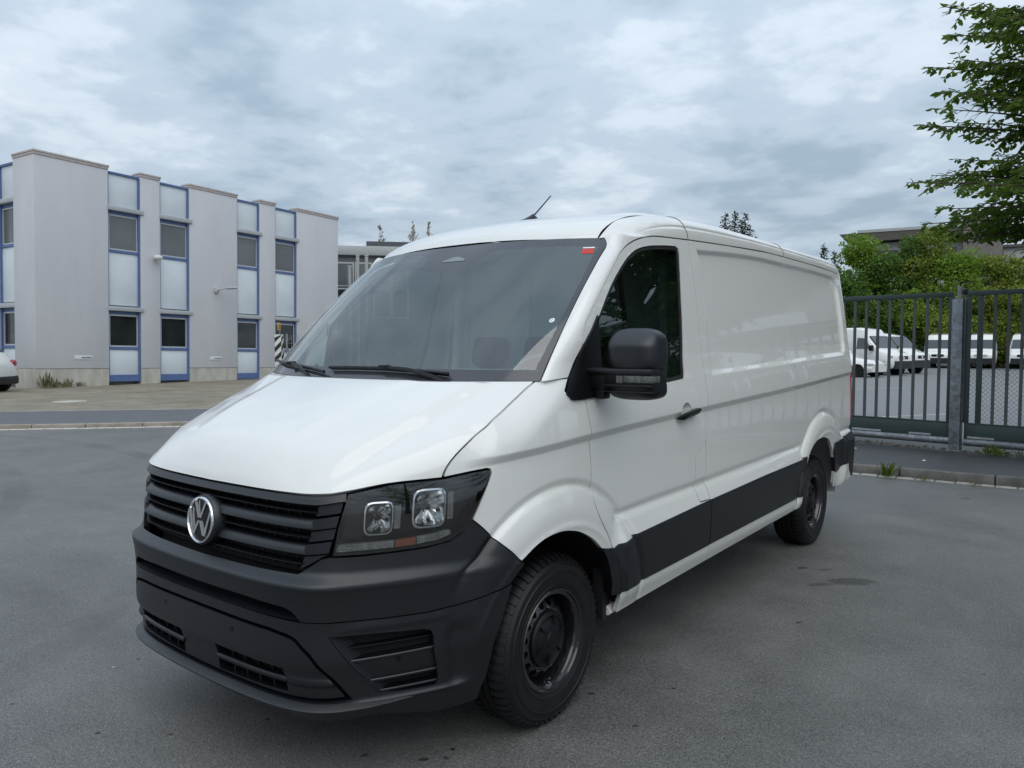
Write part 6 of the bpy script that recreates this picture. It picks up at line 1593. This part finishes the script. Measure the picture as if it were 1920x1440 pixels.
def bare_tree(label, px, py, dist, rg, spread=1.6):
    q = unproj(px, py, dist); h = q[2]; o = thing('bare_tree', label, 'tree', (q[0], q[1], 0), 'bare brown treetops left of the van roof')
    mb = MB(); mb.tube([(0,0,0),(.05,0,h*.5),(0,0,h)], [.14,.08,.012], 7); mb.obj('trunk', TWIG, o, smooth=50)
    mb = MB(); PP = []
    for k in range(46):
        z = h*(1-.62*rg.random()**1.1); a = rg.uniform(0, 6.283); ln = (.14+.42*(h-z))*rg.uniform(.4, 1.); ln = min(ln, spread)
        e_ = np.array([ln*.55*math.cos(a), ln*.55*math.sin(a), z+ln*.85]); mb.tube([(0,0,z), tuple(e_)], [.022,.008], 4, cap=False)
        for j in range(7):
            t = rg.uniform(.3, 1.); b_ = np.array([0,0,z])*(1-t)+e_*t; v_ = unit(rg.normal(0, 1, 3)+np.array([0,0,.9]))*ln*.35; mb.tube([tuple(b_), tuple(b_+v_)], [.010,.005], 3, cap=False); PP.append(b_+v_*rg.random()); PP.append(b_+v_)
    mb.obj('twigs', TWIG, o, smooth=60, fixn=False)
    P_ = np.array(PP); n = len(P_); D_ = unit(rg.normal(0, 1, (n,3))); U_ = unit(np.cross(D_, rg.normal(0, 1, (n,3)))); L_ = rg.uniform(.05, .12, n)
    link('crown', quadmesh(*leaf_arrays(P_, D_, U_, L_, L_*.5)), LEAF_BROWN, o, kind='stuff'); return o
LEAF_BROWN = leafmat('leaf_brown', (.26,.20,.13), (.46,.38,.27), .2)
for px, py, sp_, lab in ((712, 424, 1.6, 'brown bare treetop beside the low building roof'), (774, 418, 1.0, 'thin bare treetop above the left end of the van roof'), (804, 417, 1.0, 'thin bare treetop nearest the roof antenna')):
    bare_tree(lab, px, py, 52, np.random.default_rng(int(px)), sp_)
# weeds ---------------------------------------------------------------------------------------
GRASS = leafmat('grass_blade', (.07,.12,.02), (.20,.26,.05), .2); DRY = leafmat('grass_dry', (.10,.10,.035), (.28,.22,.11), .2)
def tuft(label, loc, h, rad, n, rg, m, nm='weed_tuft', group='weeds by the kerb and gate'):
    o = thing(nm, label, 'weed', loc, group)
    P_ = np.stack([rg.normal(0, rad*.5, n), rg.normal(0, rad*.5, n), np.zeros(n)], 1); a = rg.uniform(0, 6.283, n); t_ = rg.uniform(.05, .7, n)
    D_ = unit(np.stack([np.cos(a)*t_, np.sin(a)*t_, np.ones(n)], 1)); U_ = unit(np.cross(D_, np.stack([np.sin(a+1), np.cos(a+1), np.zeros(n)], 1))); L_ = h*rg.uniform(.35, 1.1, n)
    link('blades', quadmesh(*leaf_arrays(P_, D_, U_, L_, np.minimum(L_*.09, .016), .1)), m, o, kind='stuff'); return o
rgw = np.random.default_rng(77)
tuft('tall green grass tuft growing from the kerb joint nearest the van tail', kp(.72, .02, .0), .20, .05, 46, rgw, GRASS)
tuft('low green weed in the gutter right of the tall grass tuft', kp(1.12, -.01, .0), .07, .07, 40, rgw, GRASS)
tuft('flat yellow green weed in the gutter below the gate post', kp(1.62, -.03, .0), .05, .08, 40, rgw, DRY)
tuft('green weed clump at the foot of the mesh gate leaf', gp(2.02, -.22, .098), .15, .14, 90, rgw, GRASS)
tuft('sparse weeds along the bottom of the mesh gate leaf', gp(2.35, -.18, .098), .12, .12, 50, rgw, DRY)
for k, (s, lab) in enumerate(((.30, 'tall dry weeds at the corner foot of the office block'), (.75, 'thick green and brown weeds beside the office block corner'), (1.5, 'short dry weeds along the plinth of the office block'), (2.9, 'tiny weeds under the first blue bay'), (5.6, 'tiny weeds under the second blue bay'))):
    q = bld.matrix_world @ Vector((.12, s, .08)); tuft(lab, (q.x, q.y, .08), (.62, .36, .25, .12, .12)[k], (.16, .40, .25, .5, .6)[k], (30, 110, 40, 40, 40)[k], rgw, DRY, group='weeds along the office block')
# leaf litter strip under the gate
n = 900; s_ = rgw.uniform(-3, 5, n); P_ = np.array([gp(a, rgw.normal(-.02, .05), .104) for a in s_]); D_ = unit(rgw.normal(0, 1, (n,3))*np.array([1,1,.25])); U_ = unit(np.cross(D_, np.array([0,0,1.])+rgw.normal(0,.2,(n,3)))); L_ = rgw.uniform(.03, .08, n)
link('leaf_litter', quadmesh(*leaf_arrays(P_, D_, U_, L_, L_*.6)), leafmat('litter', (.05,.04,.025), (.22,.18,.09), .1), None, kind='stuff')
# small litter on the pavement
for k, (px_, py_, w_, h_, lab) in enumerate(((-.10, 9.05, .16, .05, 'white paper scrap lying on the pavement before the gate'), (.95, 8.35, .05, .03, 'tiny pale scrap on the pavement below the gate post'))):
    o = thing('paper_scrap', lab, 'litter', (px_, py_, .100)); mb = MB(); mb.add([(-w_/2,-h_/2,0),(w_/2,-h_/2*.6,.004),(w_/2*.9,h_/2,.002),(0,h_/2*.7,.012),(-w_/2*.95,h_/2*.8,.003)], [(0,1,2,3,4)]); mb.obj('paper', STKWHITE, o, smooth=None, fixn=False)
